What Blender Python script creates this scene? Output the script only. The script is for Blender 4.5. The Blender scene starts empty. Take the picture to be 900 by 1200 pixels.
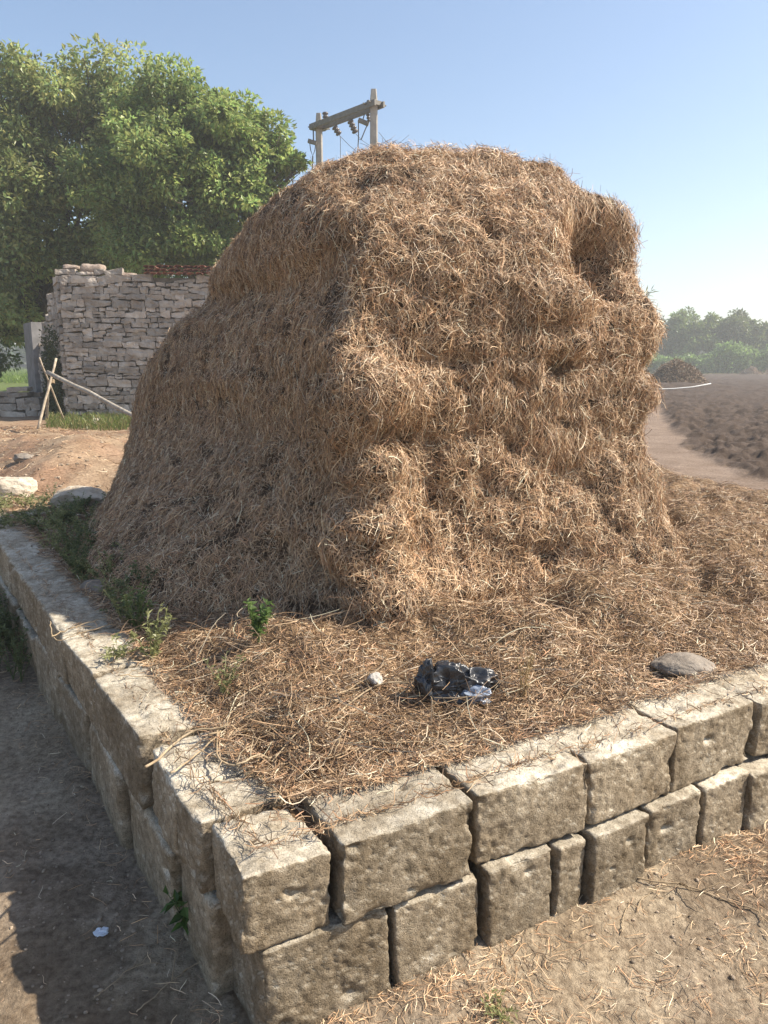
import bpy, math, random
import numpy as np
R = math.radians
random.seed(7)
rng = np.random.default_rng(7)
SC = bpy.context.scene

# ------------------------------------------------------------------ camera, light, exposure
CAM_H, PITCH, F = 1.6, R(11.0), 900.0
cam_d = bpy.data.cameras.new('camera')
cam = bpy.data.objects.new('camera', cam_d)
SC.collection.objects.link(cam)
cam.location = (0, 0, CAM_H)
cam.rotation_euler = (R(90) - PITCH, 0, 0)
cam_d.sensor_fit = 'HORIZONTAL'
cam_d.sensor_width = 36
cam_d.lens = 36.0
cam_d.clip_start = 0.05
cam_d.clip_end = 3000
SC.camera = cam

SUN_EL, SUN_AZ = 45.5, 88.0          # azimuth clockwise from +Y
w = bpy.data.worlds.new('World'); SC.world = w; w.use_nodes = True
nt = w.node_tree
sky = nt.nodes.new('ShaderNodeTexSky'); sky.sky_type = 'NISHITA'; sky.sun_disc = False
sky.sun_elevation = R(SUN_EL); sky.sun_rotation = R(SUN_AZ)
sky.air_density = 1.0; sky.dust_density = 1.1; sky.ozone_density = 1.0
bg = nt.nodes['Background']; bg.inputs['Strength'].default_value = 0.104
nt.links.new(sky.outputs[0], bg.inputs['Color'])
sd = bpy.data.lights.new('sun', 'SUN'); sd.energy = 5.0; sd.angle = R(0.6); sd.color = (1.0, 0.91, 0.77)
sun = bpy.data.objects.new('sun', sd); SC.collection.objects.link(sun)
sx, sy = math.sin(R(SUN_AZ)) * math.cos(R(SUN_EL)), math.cos(R(SUN_AZ)) * math.cos(R(SUN_EL))
from mathutils import Vector
sun.rotation_euler = Vector((sx, sy, math.sin(R(SUN_EL)))).to_track_quat('Z', 'Y').to_euler()
SC.view_settings.view_transform = 'Standard'; SC.view_settings.look = 'None'
SC.view_settings.exposure = 0.98; SC.view_settings.gamma = 1.0
SC.cycles.max_bounces = 6
SC.cycles.diffuse_bounces = 3
SC.cycles.volume_bounces = 0
SC.cycles.transparent_max_bounces = 8

# ------------------------------------------------------------------ helpers
def ray(u, v):
    x = (u - 450) / F; y = (600 - v) / F
    return np.array([x, math.cos(PITCH) + y * math.sin(PITCH), -math.sin(PITCH) + y * math.cos(PITCH)])
def PZ(u, v, z=0.45):                       # the point of height z seen at photo pixel (u, v)
    r = ray(u, v); return np.array([0, 0, CAM_H]) + r * ((z - CAM_H) / r[2])
def PY(u, v, y):                            # the point at distance y
    r = ray(u, v); return np.array([0, 0, CAM_H]) + r * (y / r[1])
def proj(p):
    p = np.asarray(p, float); q = p - np.array([0, 0, CAM_H])
    d = q[..., 1] * math.cos(PITCH) - q[..., 2] * math.sin(PITCH)
    up = q[..., 1] * math.sin(PITCH) + q[..., 2] * math.cos(PITCH)
    d = np.where(np.abs(d) < 1e-6, 1e-6, d)
    return 450 + F * q[..., 0] / d, 600 - F * up / d, d

def _h(ix, iy, iz, s):
    n = (ix.astype(np.int64) * 374761393 + iy.astype(np.int64) * 668265263 + iz.astype(np.int64) * 2147483647 + s * 144665) & 0xffffffff
    n = ((n ^ (n >> 13)) * 1274126177) & 0xffffffff
    n = (n ^ (n >> 16)) * 2246822519 & 0xffffffff
    return ((n ^ (n >> 15)) & 0xffffff) / float(0xffffff) * 2 - 1
def noise(p, s=0):
    p = np.asarray(p, float); i = np.floor(p); f = p - i; i = i.astype(np.int64)
    f = f * f * f * (f * (f * 6 - 15) + 10)
    r = 0
    for dx in (0, 1):
        wx = f[..., 0] if dx else 1 - f[..., 0]
        for dy in (0, 1):
            wy = f[..., 1] if dy else 1 - f[..., 1]
            for dz in (0, 1):
                wz = f[..., 2] if dz else 1 - f[..., 2]
                r = r + wx * wy * wz * _h(i[..., 0] + dx, i[..., 1] + dy, i[..., 2] + dz, s)
    return r
def fbm(p, freq=1.0, octv=4, gain=0.5, s=0):
    p = np.asarray(p, float) * freq; a = 1.0; r = 0; t = 0
    for k in range(octv):
        r = r + a * noise(p + 17.3 * k, s + k); t += a; a *= gain; p = p * 2.03
    return r / t
def ss(a, b, x):
    t = np.clip((x - a) / (b - a), 0, 1); return t * t * (3 - 2 * t)
def norm(a):
    return a / np.maximum(np.linalg.norm(a, axis=-1, keepdims=True), 1e-9)

def mk(name, V, Fc, mat, parent=None, smooth=False, col=None, colname='Col'):
    """link one mesh object; V in world space, Fc an (n,3|4) int array or a list of such arrays"""
    V = np.asarray(V, np.float32).copy()
    if parent is not None: V -= np.array(parent.location, np.float32)
    arrs = Fc if isinstance(Fc, list) else [Fc]
    arrs = [np.asarray(a, np.int32) for a in arrs if len(a)]
    me = bpy.data.meshes.new(name)
    me.vertices.add(len(V)); me.vertices.foreach_set('co', V.ravel())
    loops = np.concatenate([a.ravel() for a in arrs]); tot = np.concatenate([np.full(len(a), a.shape[1], np.int32) for a in arrs])
    me.loops.add(len(loops)); me.loops.foreach_set('vertex_index', loops)
    me.polygons.add(len(tot)); st = np.concatenate([[0], np.cumsum(tot)[:-1]]).astype(np.int32)
    me.polygons.foreach_set('loop_start', st); me.polygons.foreach_set('loop_total', tot)
    me.polygons.foreach_set('use_smooth', np.full(len(tot), smooth, bool))
    me.update(calc_edges=True)
    if col is not None:
        at = me.color_attributes.new(colname, 'FLOAT_COLOR', 'POINT')
        c = np.ones((len(V), 4), np.float32); c[:, :3] = col; at.data.foreach_set('color', c.ravel())
    me.materials.append(mat)
    o = bpy.data.objects.new(name, me); SC.collection.objects.link(o)
    if parent is not None: o.parent = parent
    return o
def thing(name, label, cat, loc=(0, 0, 0), group=None):
    o = bpy.data.objects.new(name, None); SC.collection.objects.link(o); o.location = tuple(float(a) for a in loc)
    o.empty_display_size = 0.1
    o['label'] = label; o['category'] = cat
    if group: o['group'] = group
    return o
def tag(o, label=None, cat=None, group=None, kind=None):
    if label: o['label'] = label
    if cat: o['category'] = cat
    if group: o['group'] = group
    if kind: o['kind'] = kind
    return o

class MB:                                    # collects primitives for one mesh
    def __init__(s): s.V = []; s.Q = []; s.T = []; s.C = []; s.n = 0
    def add(s, V, Q=None, T=None, c=None):
        V = np.asarray(V, float)
        if Q is not None and len(Q): s.Q.append(np.asarray(Q) + s.n)
        if T is not None and len(T): s.T.append(np.asarray(T) + s.n)
        s.V.append(V); s.n += len(V)
        if c is not None: s.C.append(np.broadcast_to(np.asarray(c, float), (len(V), 3)))
    def box(s, c, sz, ax=None, col=None):
        u = np.array([[x, y, z] for x in (-.5, .5) for y in (-.5, .5) for z in (-.5, .5)]) * np.array(sz)
        if ax is not None: u = u @ np.array(ax)
        s.add(u + np.array(c), [[0, 1, 3, 2], [4, 6, 7, 5], [0, 4, 5, 1], [2, 3, 7, 6], [0, 2, 6, 4], [1, 5, 7, 3]], c=col)
    def tube(s, P, r, n=6, col=None):
        P = np.asarray(P, float); m = len(P); r = np.broadcast_to(r, (m,))
        t = norm(np.gradient(P, axis=0)); a = np.array([0, 0, 1.0]) if abs(t[0][2]) < .9 else np.array([1.0, 0, 0])
        V = []
        for i in range(m):
            b = np.cross(t[i], a); b /= np.linalg.norm(b); a = np.cross(b, t[i])
            th = np.arange(n) * 2 * math.pi / n
            V.append(P[i] + r[i] * (np.cos(th)[:, None] * a + np.sin(th)[:, None] * b))
        V = np.concatenate(V + [P[:1], P[-1:]]); Q = []; T = []
        for i in range(m - 1):
            for k in range(n):
                Q.append([i * n + k, i * n + (k + 1) % n, (i + 1) * n + (k + 1) % n, (i + 1) * n + k])
        for k in range(n):
            T.append([m * n, (k + 1) % n, k]); T.append([m * n + 1, (m - 1) * n + k, (m - 1) * n + (k + 1) % n])
        s.add(V, Q, T, c=col)
    def build(s, name, mat, parent=None, smooth=False):
        A = []
        if s.Q: A.append(np.concatenate(s.Q))
        if s.T: A.append(np.concatenate(s.T))
        return mk(name, np.concatenate(s.V), A, mat, parent, smooth, np.concatenate(s.C) if s.C else None)

# ---- materials
def N(nt, t, **k):
    n = nt.nodes.new(t)
    for a, b in k.items():
        if a in n.inputs: n.inputs[a].default_value = b
        else: setattr(n, a, b)
    return n
def mat(name, base=(.5, .5, .5), dark=None, scale=8, rough=.9, bump=0.0, bscale=40, attr=False, dist=.01, spec=.2,
        transl=0.0, scale2=None, dark2=None, thr=(.35, .65), metallic=0):
    m = bpy.data.materials.new(name); m.use_nodes = True; nt = m.node_tree; L = nt.links.new
    b = nt.nodes['Principled BSDF']; b.inputs['Roughness'].default_value = rough
    b.inputs['Specular IOR Level'].default_value = spec; b.inputs['Metallic'].default_value = metallic
    tc = N(nt, 'ShaderNodeTexCoord'); out = nt.nodes['Material Output']
    if attr:
        a = N(nt, 'ShaderNodeVertexColor', layer_name='Col'); src = a.outputs['Color']
    else:
        rgb = N(nt, 'ShaderNodeRGB'); rgb.outputs[0].default_value = (*base, 1); src = rgb.outputs[0]
    def layer(src, dk, sc, th, seed):
        nz = N(nt, 'ShaderNodeTexNoise', Scale=sc, Detail=6.0, Roughness=.62); L(tc.outputs['Object'], nz.inputs['Vector'])
        rmp = N(nt, 'ShaderNodeMapRange'); rmp.inputs['From Min'].default_value = th[0]; rmp.inputs['From Max'].default_value = th[1]
        L(nz.outputs['Fac'], rmp.inputs['Value'])
        mx = N(nt, 'ShaderNodeMix', data_type='RGBA', blend_type='MULTIPLY'); mx.inputs['Factor'].default_value = 1
        mm = N(nt, 'ShaderNodeMix', data_type='RGBA'); mm.inputs['A'].default_value = (*dk, 1); mm.inputs['B'].default_value = (1, 1, 1, 1)
        L(rmp.outputs[0], mm.inputs['Factor']); L(src, mx.inputs['A']); L(mm.outputs['Result'], mx.inputs['B'])
        return mx.outputs['Result']
    for i in (0,):
        pass
    if dark is not None: src = layer(src, dark, scale, thr, 0)
    if dark2 is not None: src = layer(src, dark2, scale2, thr, 1)
    L(src, b.inputs['Base Color'])
    if bump:
        nz = N(nt, 'ShaderNodeTexNoise', Scale=bscale, Detail=8.0, Roughness=.68); L(tc.outputs['Object'], nz.inputs['Vector'])
        bp = N(nt, 'ShaderNodeBump', Strength=bump, Distance=dist); L(nz.outputs['Fac'], bp.inputs['Height']); L(bp.outputs[0], b.inputs['Normal'])
    if transl:
        tr = N(nt, 'ShaderNodeBsdfTranslucent'); L(src, tr.inputs['Color'])
        ms = N(nt, 'ShaderNodeMixShader', Fac=transl); L(b.outputs[0], ms.inputs[1]); L(tr.outputs[0], ms.inputs[2]); L(ms.outputs[0], out.inputs['Surface'])
    return m

M_GROUND = mat('ground_soil', attr=True, dark=(.72, .68, .64), scale=3.2, dark2=(.5, .47, .45), scale2=42, bump=1, bscale=85, dist=.012)
M_STRAW = mat('straw', attr=True, rough=.55, spec=.35)
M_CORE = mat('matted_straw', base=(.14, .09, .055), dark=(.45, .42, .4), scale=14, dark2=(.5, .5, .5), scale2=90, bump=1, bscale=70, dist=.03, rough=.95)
M_LEAF = mat('leaf', attr=True, rough=.42, spec=.45, transl=.5)
M_BARK = mat('bark', base=(.14, .11, .08), dark=(.5, .5, .5), scale=9, bump=.8, bscale=30, dist=.03)
M_TWIG = mat('dry_twig', base=(.42, .33, .22), dark=(.55, .5, .45), scale=20)

def limestone(name, base, stain, pits=True):
    m = mat(name, base=base, dark=stain, scale=5.0, dark2=(.62, .6, .57), scale2=34, bump=.0, rough=.93, thr=(.38, .62))
    nt = m.node_tree; L = nt.links.new; b = nt.nodes['Principled BSDF']; tc = nt.nodes['Texture Coordinate']
    nz = N(nt, 'ShaderNodeTexNoise', Scale=95.0, Detail=7.0, Roughness=.7); L(tc.outputs['Object'], nz.inputs['Vector'])
    vo = N(nt, 'ShaderNodeTexVoronoi', Scale=190.0); L(tc.outputs['Object'], vo.inputs['Vector'])
    mr = N(nt, 'ShaderNodeMapRange'); mr.inputs['From Min'].default_value = .05; mr.inputs['From Max'].default_value = .38
    L(vo.outputs['Distance'], mr.inputs['Value'])
    ad = N(nt, 'ShaderNodeMath', operation='MULTIPLY_ADD'); L(mr.outputs[0], ad.inputs[0]); ad.inputs[1].default_value = .25; L(nz.outputs['Fac'], ad.inputs[2])
    bp = N(nt, 'ShaderNodeBump', Strength=.9, Distance=.006); L(ad.outputs[0], bp.inputs['Height']); L(bp.outputs[0], b.inputs['Normal'])
    # porous specks
    src = b.inputs['Base Color'].links[0].from_socket
    n2 = N(nt, 'ShaderNodeTexNoise', Scale=210.0, Detail=3.0, Roughness=.6); L(tc.outputs['Object'], n2.inputs['Vector'])
    r2 = N(nt, 'ShaderNodeMapRange'); r2.inputs['From Min'].default_value = .36; r2.inputs['From Max'].default_value = .5; r2.inputs['To Min'].default_value = .62
    L(n2.outputs['Fac'], r2.inputs['Value'])
    mx = N(nt, 'ShaderNodeMix', data_type='RGBA', blend_type='MULTIPLY'); mx.inputs['Factor'].default_value = 1
    L(src, mx.inputs['A']); L(r2.outputs[0], mx.inputs['B'])
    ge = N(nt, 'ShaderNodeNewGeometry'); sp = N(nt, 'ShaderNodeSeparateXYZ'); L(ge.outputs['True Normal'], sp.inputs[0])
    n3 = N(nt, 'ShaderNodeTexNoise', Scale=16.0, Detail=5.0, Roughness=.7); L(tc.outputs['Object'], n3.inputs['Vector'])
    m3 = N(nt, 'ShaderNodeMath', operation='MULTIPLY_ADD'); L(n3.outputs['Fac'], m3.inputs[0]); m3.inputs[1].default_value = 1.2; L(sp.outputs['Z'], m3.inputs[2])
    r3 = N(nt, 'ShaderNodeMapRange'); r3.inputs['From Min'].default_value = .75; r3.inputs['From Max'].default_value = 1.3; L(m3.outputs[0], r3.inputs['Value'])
    side_tint = N(nt, 'ShaderNodeMix', data_type='RGBA'); side_tint.inputs['A'].default_value = (.60, .55, .49, 1); side_tint.inputs['B'].default_value = (1, 1, 1, 1); L(r3.outputs[0], side_tint.inputs['Factor'])  # browner, darker tint on faces that do not point upwards
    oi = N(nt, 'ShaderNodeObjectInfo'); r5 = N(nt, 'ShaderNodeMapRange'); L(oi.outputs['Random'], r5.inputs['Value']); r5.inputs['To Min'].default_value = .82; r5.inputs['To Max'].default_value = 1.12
    m5 = N(nt, 'ShaderNodeMix', data_type='RGBA', blend_type='MULTIPLY'); m5.inputs['Factor'].default_value = 1; L(side_tint.outputs['Result'], m5.inputs['A']); L(r5.outputs[0], m5.inputs['B']); side_tint = m5
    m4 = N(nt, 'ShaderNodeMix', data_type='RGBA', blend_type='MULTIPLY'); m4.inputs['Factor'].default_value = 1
    L(mx.outputs['Result'], m4.inputs['A']); L(side_tint.outputs['Result'], m4.inputs['B']); L(m4.outputs['Result'], b.inputs['Base Color'])
    return m
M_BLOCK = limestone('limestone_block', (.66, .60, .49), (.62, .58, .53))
M_ROCK = mat('pale_rock', base=(.62, .55, .45), dark=(.6, .55, .5), scale=6, bump=.8, bscale=30, dist=.03)
M_GREYROCK = mat('grey_rock', base=(.29, .25, .21), dark=(.6, .58, .55), scale=9, bump=.8, bscale=50, dist=.01)
M_RUBBLE = mat('rubble_stone', attr=True, dark=(.65, .6, .57), scale=5, bump=.9, bscale=22, dist=.03)
M_MORTAR = mat('mud_mortar', base=(.30, .25, .20), dark=(.6, .6, .6), scale=8, bump=.8, bscale=20, dist=.04)
M_TILE = mat('terracotta', attr=True, dark=(.6, .55, .55), scale=7, bump=.4, bscale=30)
M_PLASTER = mat('grey_plaster', base=(.25, .24, .235), dark=(.65, .65, .65), scale=4, bump=.4, bscale=14)
M_CONC = mat('pole_concrete', base=(.42, .385, .33), dark=(.7, .7, .7), scale=6, bump=.3, bscale=30)
M_STEEL = mat('galvanised_steel', base=(.22, .20, .17), rough=.6, spec=.4, dark=(.7, .7, .7), scale=10)
M_INS = mat('brown_porcelain', base=(.10, .085, .08), rough=.3, spec=.5)
M_WIRE = mat('wire', base=(.10, .10, .10), rough=.6)
M_WOOD = mat('weathered_wood', base=(.40, .36, .30), dark=(.55, .52, .5), scale=12, bump=.5, bscale=50)
M_BAMBOO = mat('pale_stick', base=(.50, .42, .32), dark=(.6, .58, .55), scale=14, bump=.4, bscale=60)
M_PIPE = mat('white_pipe', base=(.5, .5, .49), rough=.5)
M_BAG = mat('black_plastic', base=(.022, .023, .027), rough=.36, spec=.7, bump=.25, bscale=25, dist=.01)
M_BAG2 = mat('sheen_plastic', base=(.22, .26, .33), rough=.3, spec=.7, bump=.25, bscale=25, dist=.01)  # paler blue film: the black bag's sheen put into the colour
M_PAPER = mat('scrap', base=(.6, .65, .72), rough=.5)

# ------------------------------------------------------------------ terrain
CORN = np.array([-.312, 1.505]); D1 = norm(np.array([.874, .486])); D2 = norm(np.array([-.555, .832]))
N1 = np.array([-D1[1], D1[0]])               # inward from front wall
N2 = np.array([D2[1], -D2[0]])               # inward from left wall
TH = .235
def wall_d(x, y):                             # signed distance inside the two walls' outer lines
    q = np.stack([x, y], -1) - CORN
    return q @ N1, q @ N2
PATH = np.array([PZ(u, v)[:2] for u, v in [(745, 446), (752, 478), (772, 517), (800, 539), (840, 556), (900, 571), (1000, 586), (1200, 602)]])
def seg_dist(x, y, pl):
    d = np.full(np.shape(x), 1e9)
    for a, b in zip(pl[:-1], pl[1:]):
        ab = b - a; t = np.clip(((x - a[0]) * ab[0] + (y - a[1]) * ab[1]) / (ab @ ab), 0, 1)
        d = np.minimum(d, np.hypot(x - a[0] - t * ab[0], y - a[1] - t * ab[1]))
    return d
STACK_C = np.array([0.0, 4.5])
MOUNDS = [(275, 800, .22, .05), (470, 742, .26, .17), (300, 785, .2, .11), (590, 765, .24, .10), (385, 800, .16, .06), (690, 735, .25, .08), (350, 850, .25, .03), (600, 800, .35, .04), (800, 740, .5, .06), (860, 690, .5, .04),
          (830, 632, .4, .10), (880, 620, .6, .14), (790, 590, .5, .12), (880, 660, .35, .12), (30, 545, 1.6, .30), (95, 560, 1.1, .18), (140, 520, 1.2, .12), (780, 455, 3.0, .2)]
MC = [(PZ(u, v)[:2], r, a) for u, v, r, a in MOUNDS]
def region(x, y):
    """weights of street, litter, yard, path, field, grass"""
    d1, d2 = wall_d(x, y)
    inside = ss(.02, .06, np.minimum(d1, d2))
    P3 = np.stack([x, y, x * 0], -1)
    wob = fbm(P3, .9, 4, s=3) * .6
    rs = np.hypot((x - STACK_C[0]) * .95, (y - STACK_C[1]) * .95)
    litter = 1 - ss(2.55, 3.2, rs + wob * .7 - .5 * ss(.3, 1.8, x) * ss(5.5, 3, y) * 1.6)
    litter = np.maximum(litter, (1 - ss(4.2, 5.2, y + wob)) * ss(-1.7, -.9, x + wob * .5))
    right = ss(-.2, .5, x - (.02 * y + .6) + wob)
    dp = seg_dist(x, y, PATH)
    pathw = (1 - ss(.22, .5, dp + wob * .3 - .004 * y)) 
    # field: beyond the path on the right
    dsign = (x - np.interp(y, PATH[::-1][:, 1] if PATH[0, 1] > PATH[-1, 1] else PATH[:, 1], PATH[::-1][:, 0] if PATH[0, 1] > PATH[-1, 1] else PATH[:, 0]))
    field = ss(-.05, .12, dsign) * ss(5.2, 6.2, y) * (1 - ss(82, 90, y))
    strawbed = right * (1 - ss(-.2, .15, dsign)) * (1 - ss(8, 11, y))
    far = ss(78, 86, y + wob * 4) * right
    leftfar = (1 - right) * ss(17, 21, y + wob * 3)
    return inside, litter, right, pathw, field, strawbed, far, leftfar, wob
def height(x, y):
    x = np.asarray(x, float); y = np.asarray(y, float)
    inside, litter, right, pathw, field, strawbed, far, leftfar, wob = region(x, y)
    d1, d2 = wall_d(x, y); d = np.minimum(d1, d2)
    P3 = np.stack([x, y, x * 0], -1)
    r = np.hypot(x, y)
    step = ss(.055, .09, d)
    zin = .43 + .025 * fbm(P3, 1.3, 4, s=11) + .02 * litter * (1 + fbm(P3, 5, 3, s=12)) + .05 * litter * np.maximum(0, fbm(P3, 2.8, 3, s=17)) * ss(.2, .5, d)
    zin += .05 * np.exp(-((d - .22) / .12) ** 2) * (.5 + fbm(P3, 5, 2, s=13))
    rs = np.hypot(x - STACK_C[0], y - STACK_C[1])
    zin += .05 * litter * ss(2.9, 1.8, rs)
    for c, rr, a in MC:
        q = np.exp(-(((x - c[0]) ** 2 + (y - c[1]) ** 2) / rr ** 2)); zin = zin + a * q * (1 + .5 * fbm(P3, 6 / max(rr, .3) * .4, 3, s=14))
    zin += strawbed * .09 * np.abs(fbm(P3, 2.2, 4, s=19)) * 2 * (1 - pathw)
    fur = fbm(P3, 1.6, 5, .62, s=21) * .11 + fbm(P3, 6, 3, .65, s=22) * .08 * ss(45, 14, r)
    zin += field * (1 - pathw) * (fur + .03) * 1.15
    zin -= .02 * pathw
    zin += (1 - right) * .03 * fbm(P3, 2.2, 4, s=30) * ss(5, 7, y)
    zin += ss(90, 300, r) * .3
    zout = .016 * fbm(P3, 3, 4, s=40) + .010 * fbm(P3, 13, 4, .6, s=41)
    zout = zout + .045 * ss(-.5, .2, x) + .02 * ss(.3, 1.5, x) + .02 * np.exp(-(np.abs(d) / .12) ** 2) * (.6 + fbm(P3, 5, 2, s=42))
    zin = np.where(d < 1.5, np.minimum(zin, .455 + .02 * fbm(P3, 6, 2, s=18) + .42 * np.maximum(d - .24, 0)), zin)
    fadeout = ss(11, 18, r)
    s2 = step + (1 - step) * fadeout * ss(-6, -1, d) * .0
    return zout * (1 - s2) + zin * s2
def gcolor(x, y):
    inside, litter, right, pathw, field, strawbed, far, leftfar, wob = region(x, y)
    P3 = np.stack([x, y, x * 0], -1)
    A = lambda *c: np.array(c)
    mix = lambda a, b, t: a * (1 - t[..., None]) + b * t[..., None]
    n1 = fbm(P3, 2.3, 4, s=50) * .5 + .5; n2 = fbm(P3, .5, 3, s=51) * .5 + .5
    c = mix(A(.42, .31, .21) + 0 * P3, A(.36, .235, .155), ss(.35, .65, n1))        # yard earth
    c = mix(c, A(.52, .40, .27), ss(.5, .75, n2) * .8)
    c = mix(c, A(.30, .20, .125), right * (1 - ss(40, 60, y)))
    c = mix(c, A(.30, .20, .115), np.maximum(litter, strawbed * .9))
    c = mix(c, A(.098, .070, .053), field)
    c = mix(c, A(.31, .235, .18), pathw * (1 - .5 * litter))
    c = mix(c, A(.26, .24, .10), far)
    c = mix(c, A(.15, .20, .05), leftfar)
    st = mix(A(.38, .305, .225) + 0 * P3, A(.47, .385, .275), ss(.35, .7, n1))
    st = mix(st, A(.21, .155, .105), ss(.62, .72, fbm(P3, 1.9, 4, s=55) * .5 + .5) * .7)
    c = mix(st, c, inside)
    return np.clip(c, 0, 1)
# polar sheet, finer where the photograph looks
ang = np.concatenate([np.linspace(-36, 36, 620), np.linspace(36.5, 323.5, 150)])
rad = np.concatenate([[0.02, .2, .5, .8], np.exp(np.linspace(math.log(1.0), math.log(60), 700)), np.exp(np.linspace(math.log(61), math.log(1500), 60))])
A_, R_ = np.meshgrid(np.radians(ang), rad)
gx, gy = (R_ * np.sin(A_)), (R_ * np.cos(A_))
gz = height(gx, gy); nr, na = gx.shape
GV = np.stack([gx.ravel(), gy.ravel(), gz.ravel()], -1); GC = gcolor(gx.ravel(), gy.ravel())
ii, jj = np.meshgrid(np.arange(nr - 1), np.arange(na), indexing='ij'); j2 = (jj + 1) % na
GQ = np.stack([ii * na + jj, ii * na + j2, (ii + 1) * na + j2, (ii + 1) * na + jj], -1).reshape(-1, 4)
fc = GV[GQ].mean(1)
reg = region(fc[:, 0], fc[:, 1])
lab = np.zeros(len(GQ), int)                                   # 0 yard
lab[reg[4] > .5] = 2; lab[reg[3] > .5] = 1; lab[reg[0] < .5] = 3
for k, nm in enumerate(['ground', 'dirt_path', 'ploughed_field', 'street']):
    q = GQ[lab == k]; used, inv = np.unique(q, return_inverse=True)
    tag(mk(nm, GV[used], inv.reshape(-1, 4), M_GROUND, smooth=True, col=GC[used]), kind='structure')

# ------------------------------------------------------------------ strands
def strands(P, Nn, D, length, width, curl, col, tube=False, seg=3, lift=0.0, droop=0.0):
    """curved straws: P points, Nn surface normals, D directions (all n x 3) -> verts, quads, colours"""
    n = len(P); D = norm(D); B = norm(np.cross(D, Nn)); up = norm(np.cross(B, D))
    ph = rng.uniform(0, 2 * math.pi, n)
    C = B * np.cos(ph)[:, None] + up * np.sin(ph)[:, None] * .6              # bend direction
    tt = np.linspace(-.5, .5, seg + 1)
    k = (curl * rng.normal(0, 1, n))[:, None]
    k2 = (curl * .6 * rng.normal(0, 1, n))[:, None]
    pts = []
    for t in tt:
        pts.append(P + D * (t * length)[:, None] + C * k * (t * t - .08) * length[:, None] * 2 + B * k2 * (t ** 3) * length[:, None] * 4 + Nn * lift)
        if droop: pts[-1][:, 2] -= droop * (t + .5) ** 2 * length
    pts = np.stack(pts, 1)                                                    # n, seg+1, 3
    tg = norm(np.gradient(pts, axis=1))
    m = 3 if tube else 2
    a = norm(np.cross(tg, (up + .7 * rng.normal(0, 1, (n, 3)))[:, None, :])); b = np.cross(tg, a)
    wv = (width[:, None] * np.array([.75] + [1] * (seg - 1) + [.55]))[..., None]
    if tube: ring = [a * wv * .5, (-a * .5 + b * .87) * wv * .5, (-a * .5 - b * .87) * wv * .5]
    else: ring = [a * wv * .5, -a * wv * .5]
    V = np.stack([pts + r for r in ring], 2)                                  # n, seg+1, m, 3
    base = (np.arange(n) * (seg + 1) * m)[:, None, None]
    s_ = np.arange(seg)[None, :, None] * m
    if tube: kk = np.arange(3)[None, None, :]; k2_ = (kk + 1) % 3
    else: kk = np.array([0])[None, None, :]; k2_ = kk + 1
    Q = np.stack([base + s_ + kk, base + s_ + k2_, base + s_ + m + k2_, base + s_ + m + kk], -1).reshape(-1, 4)
    Cc = np.repeat(col, (seg + 1) * m, 0)
    return V.reshape(-1, 3), Q, Cc
def straw_cols(n, warm=1.0, dark=0.35):
    pal = np.array([[.59, .43, .27], [.46, .30, .17], [.32, .20, .112], [.20, .128, .08], [.70, .57, .41], [.48, .27, .15]])
    p = np.array([.18, .26, .26, .14 + dark * .2, .10, .08]); p /= p.sum()
    c = pal[rng.choice(6, n, p=p)] * rng.uniform(.8, 1.35, (n, 1))
    return np.clip(c, 0, .8)
def sample(V, Fq, n, wfun=None):
    A = V[Fq]; cr = np.cross(A[:, 2] - A[:, 0], A[:, 3] - A[:, 1]) * .5; ar = np.linalg.norm(cr, axis=1)
    w_ = ar.copy()
    if wfun is not None: w_ *= wfun(A.mean(1), norm(cr))
    idx = rng.choice(len(Fq), n, p=w_ / w_.sum()); a, b = rng.random((2, n, 1))
    q = A[idx]
    P = (q[:, 0] * (1 - a) + q[:, 1] * a) * (1 - b) + (q[:, 3] * (1 - a) + q[:, 2] * a) * b
    return P, norm(cr)[idx]

# ------------------------------------------------------------------ haystack
SIL_R = np.array([(168, 470), (174, 590), (186, 627), (200, 664), (222, 704), (240, 732), (262, 745), (310, 749), (350, 764), (385, 776), (408, 774), (430, 757), (460, 748), (500, 754), (540, 765), (570, 769), (610, 786), (655, 808), (680, 826), (760, 850)], float)
SIL_L = np.array([(168, 455), (180, 425), (195, 382), (215, 340), (240, 300), (285, 264), (320, 243), (350, 230), (370, 219), (392, 190), (415, 170), (440, 163), (490, 150), (530, 141), (570, 126), (600, 108), (640, 95), (760, 80)], float)
ZL = np.array([.30, .50, .75, 1.0, 1.3, 1.6, 1.85, 2.05, 2.22, 2.38, 2.52, 2.63, 2.71])
yR = np.array([4.15, 4.15, 4.2, 4.22, 4.25, 4.25, 4.25, 4.25, 4.25, 4.27, 4.3, 4.35, 4.4])
yL = np.array([5.5, 5.55, 5.6, 5.65, 5.7, 5.7, 5.65, 5.6, 5.5, 5.35, 5.1, 4.85, 4.65])
yF = np.array([3.0, 3.10, 3.17, 3.19, 3.21, 3.21, 3.22, 3.26, 3.36, 3.55, 3.80, 4.02, 4.2])
uF = np.array([420, 424, 428, 424, 415, 403, 408, 412, 408, 415, 430, 445, 455.])
yB = np.array([6.9, 6.85, 6.8, 6.75, 6.7, 6.6, 6.5, 6.4, 6.2, 5.95, 5.6, 5.25, 4.95])
def px_of(y, z):
    u, v, d = proj(np.array([0., y, z])); return v, d
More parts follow.
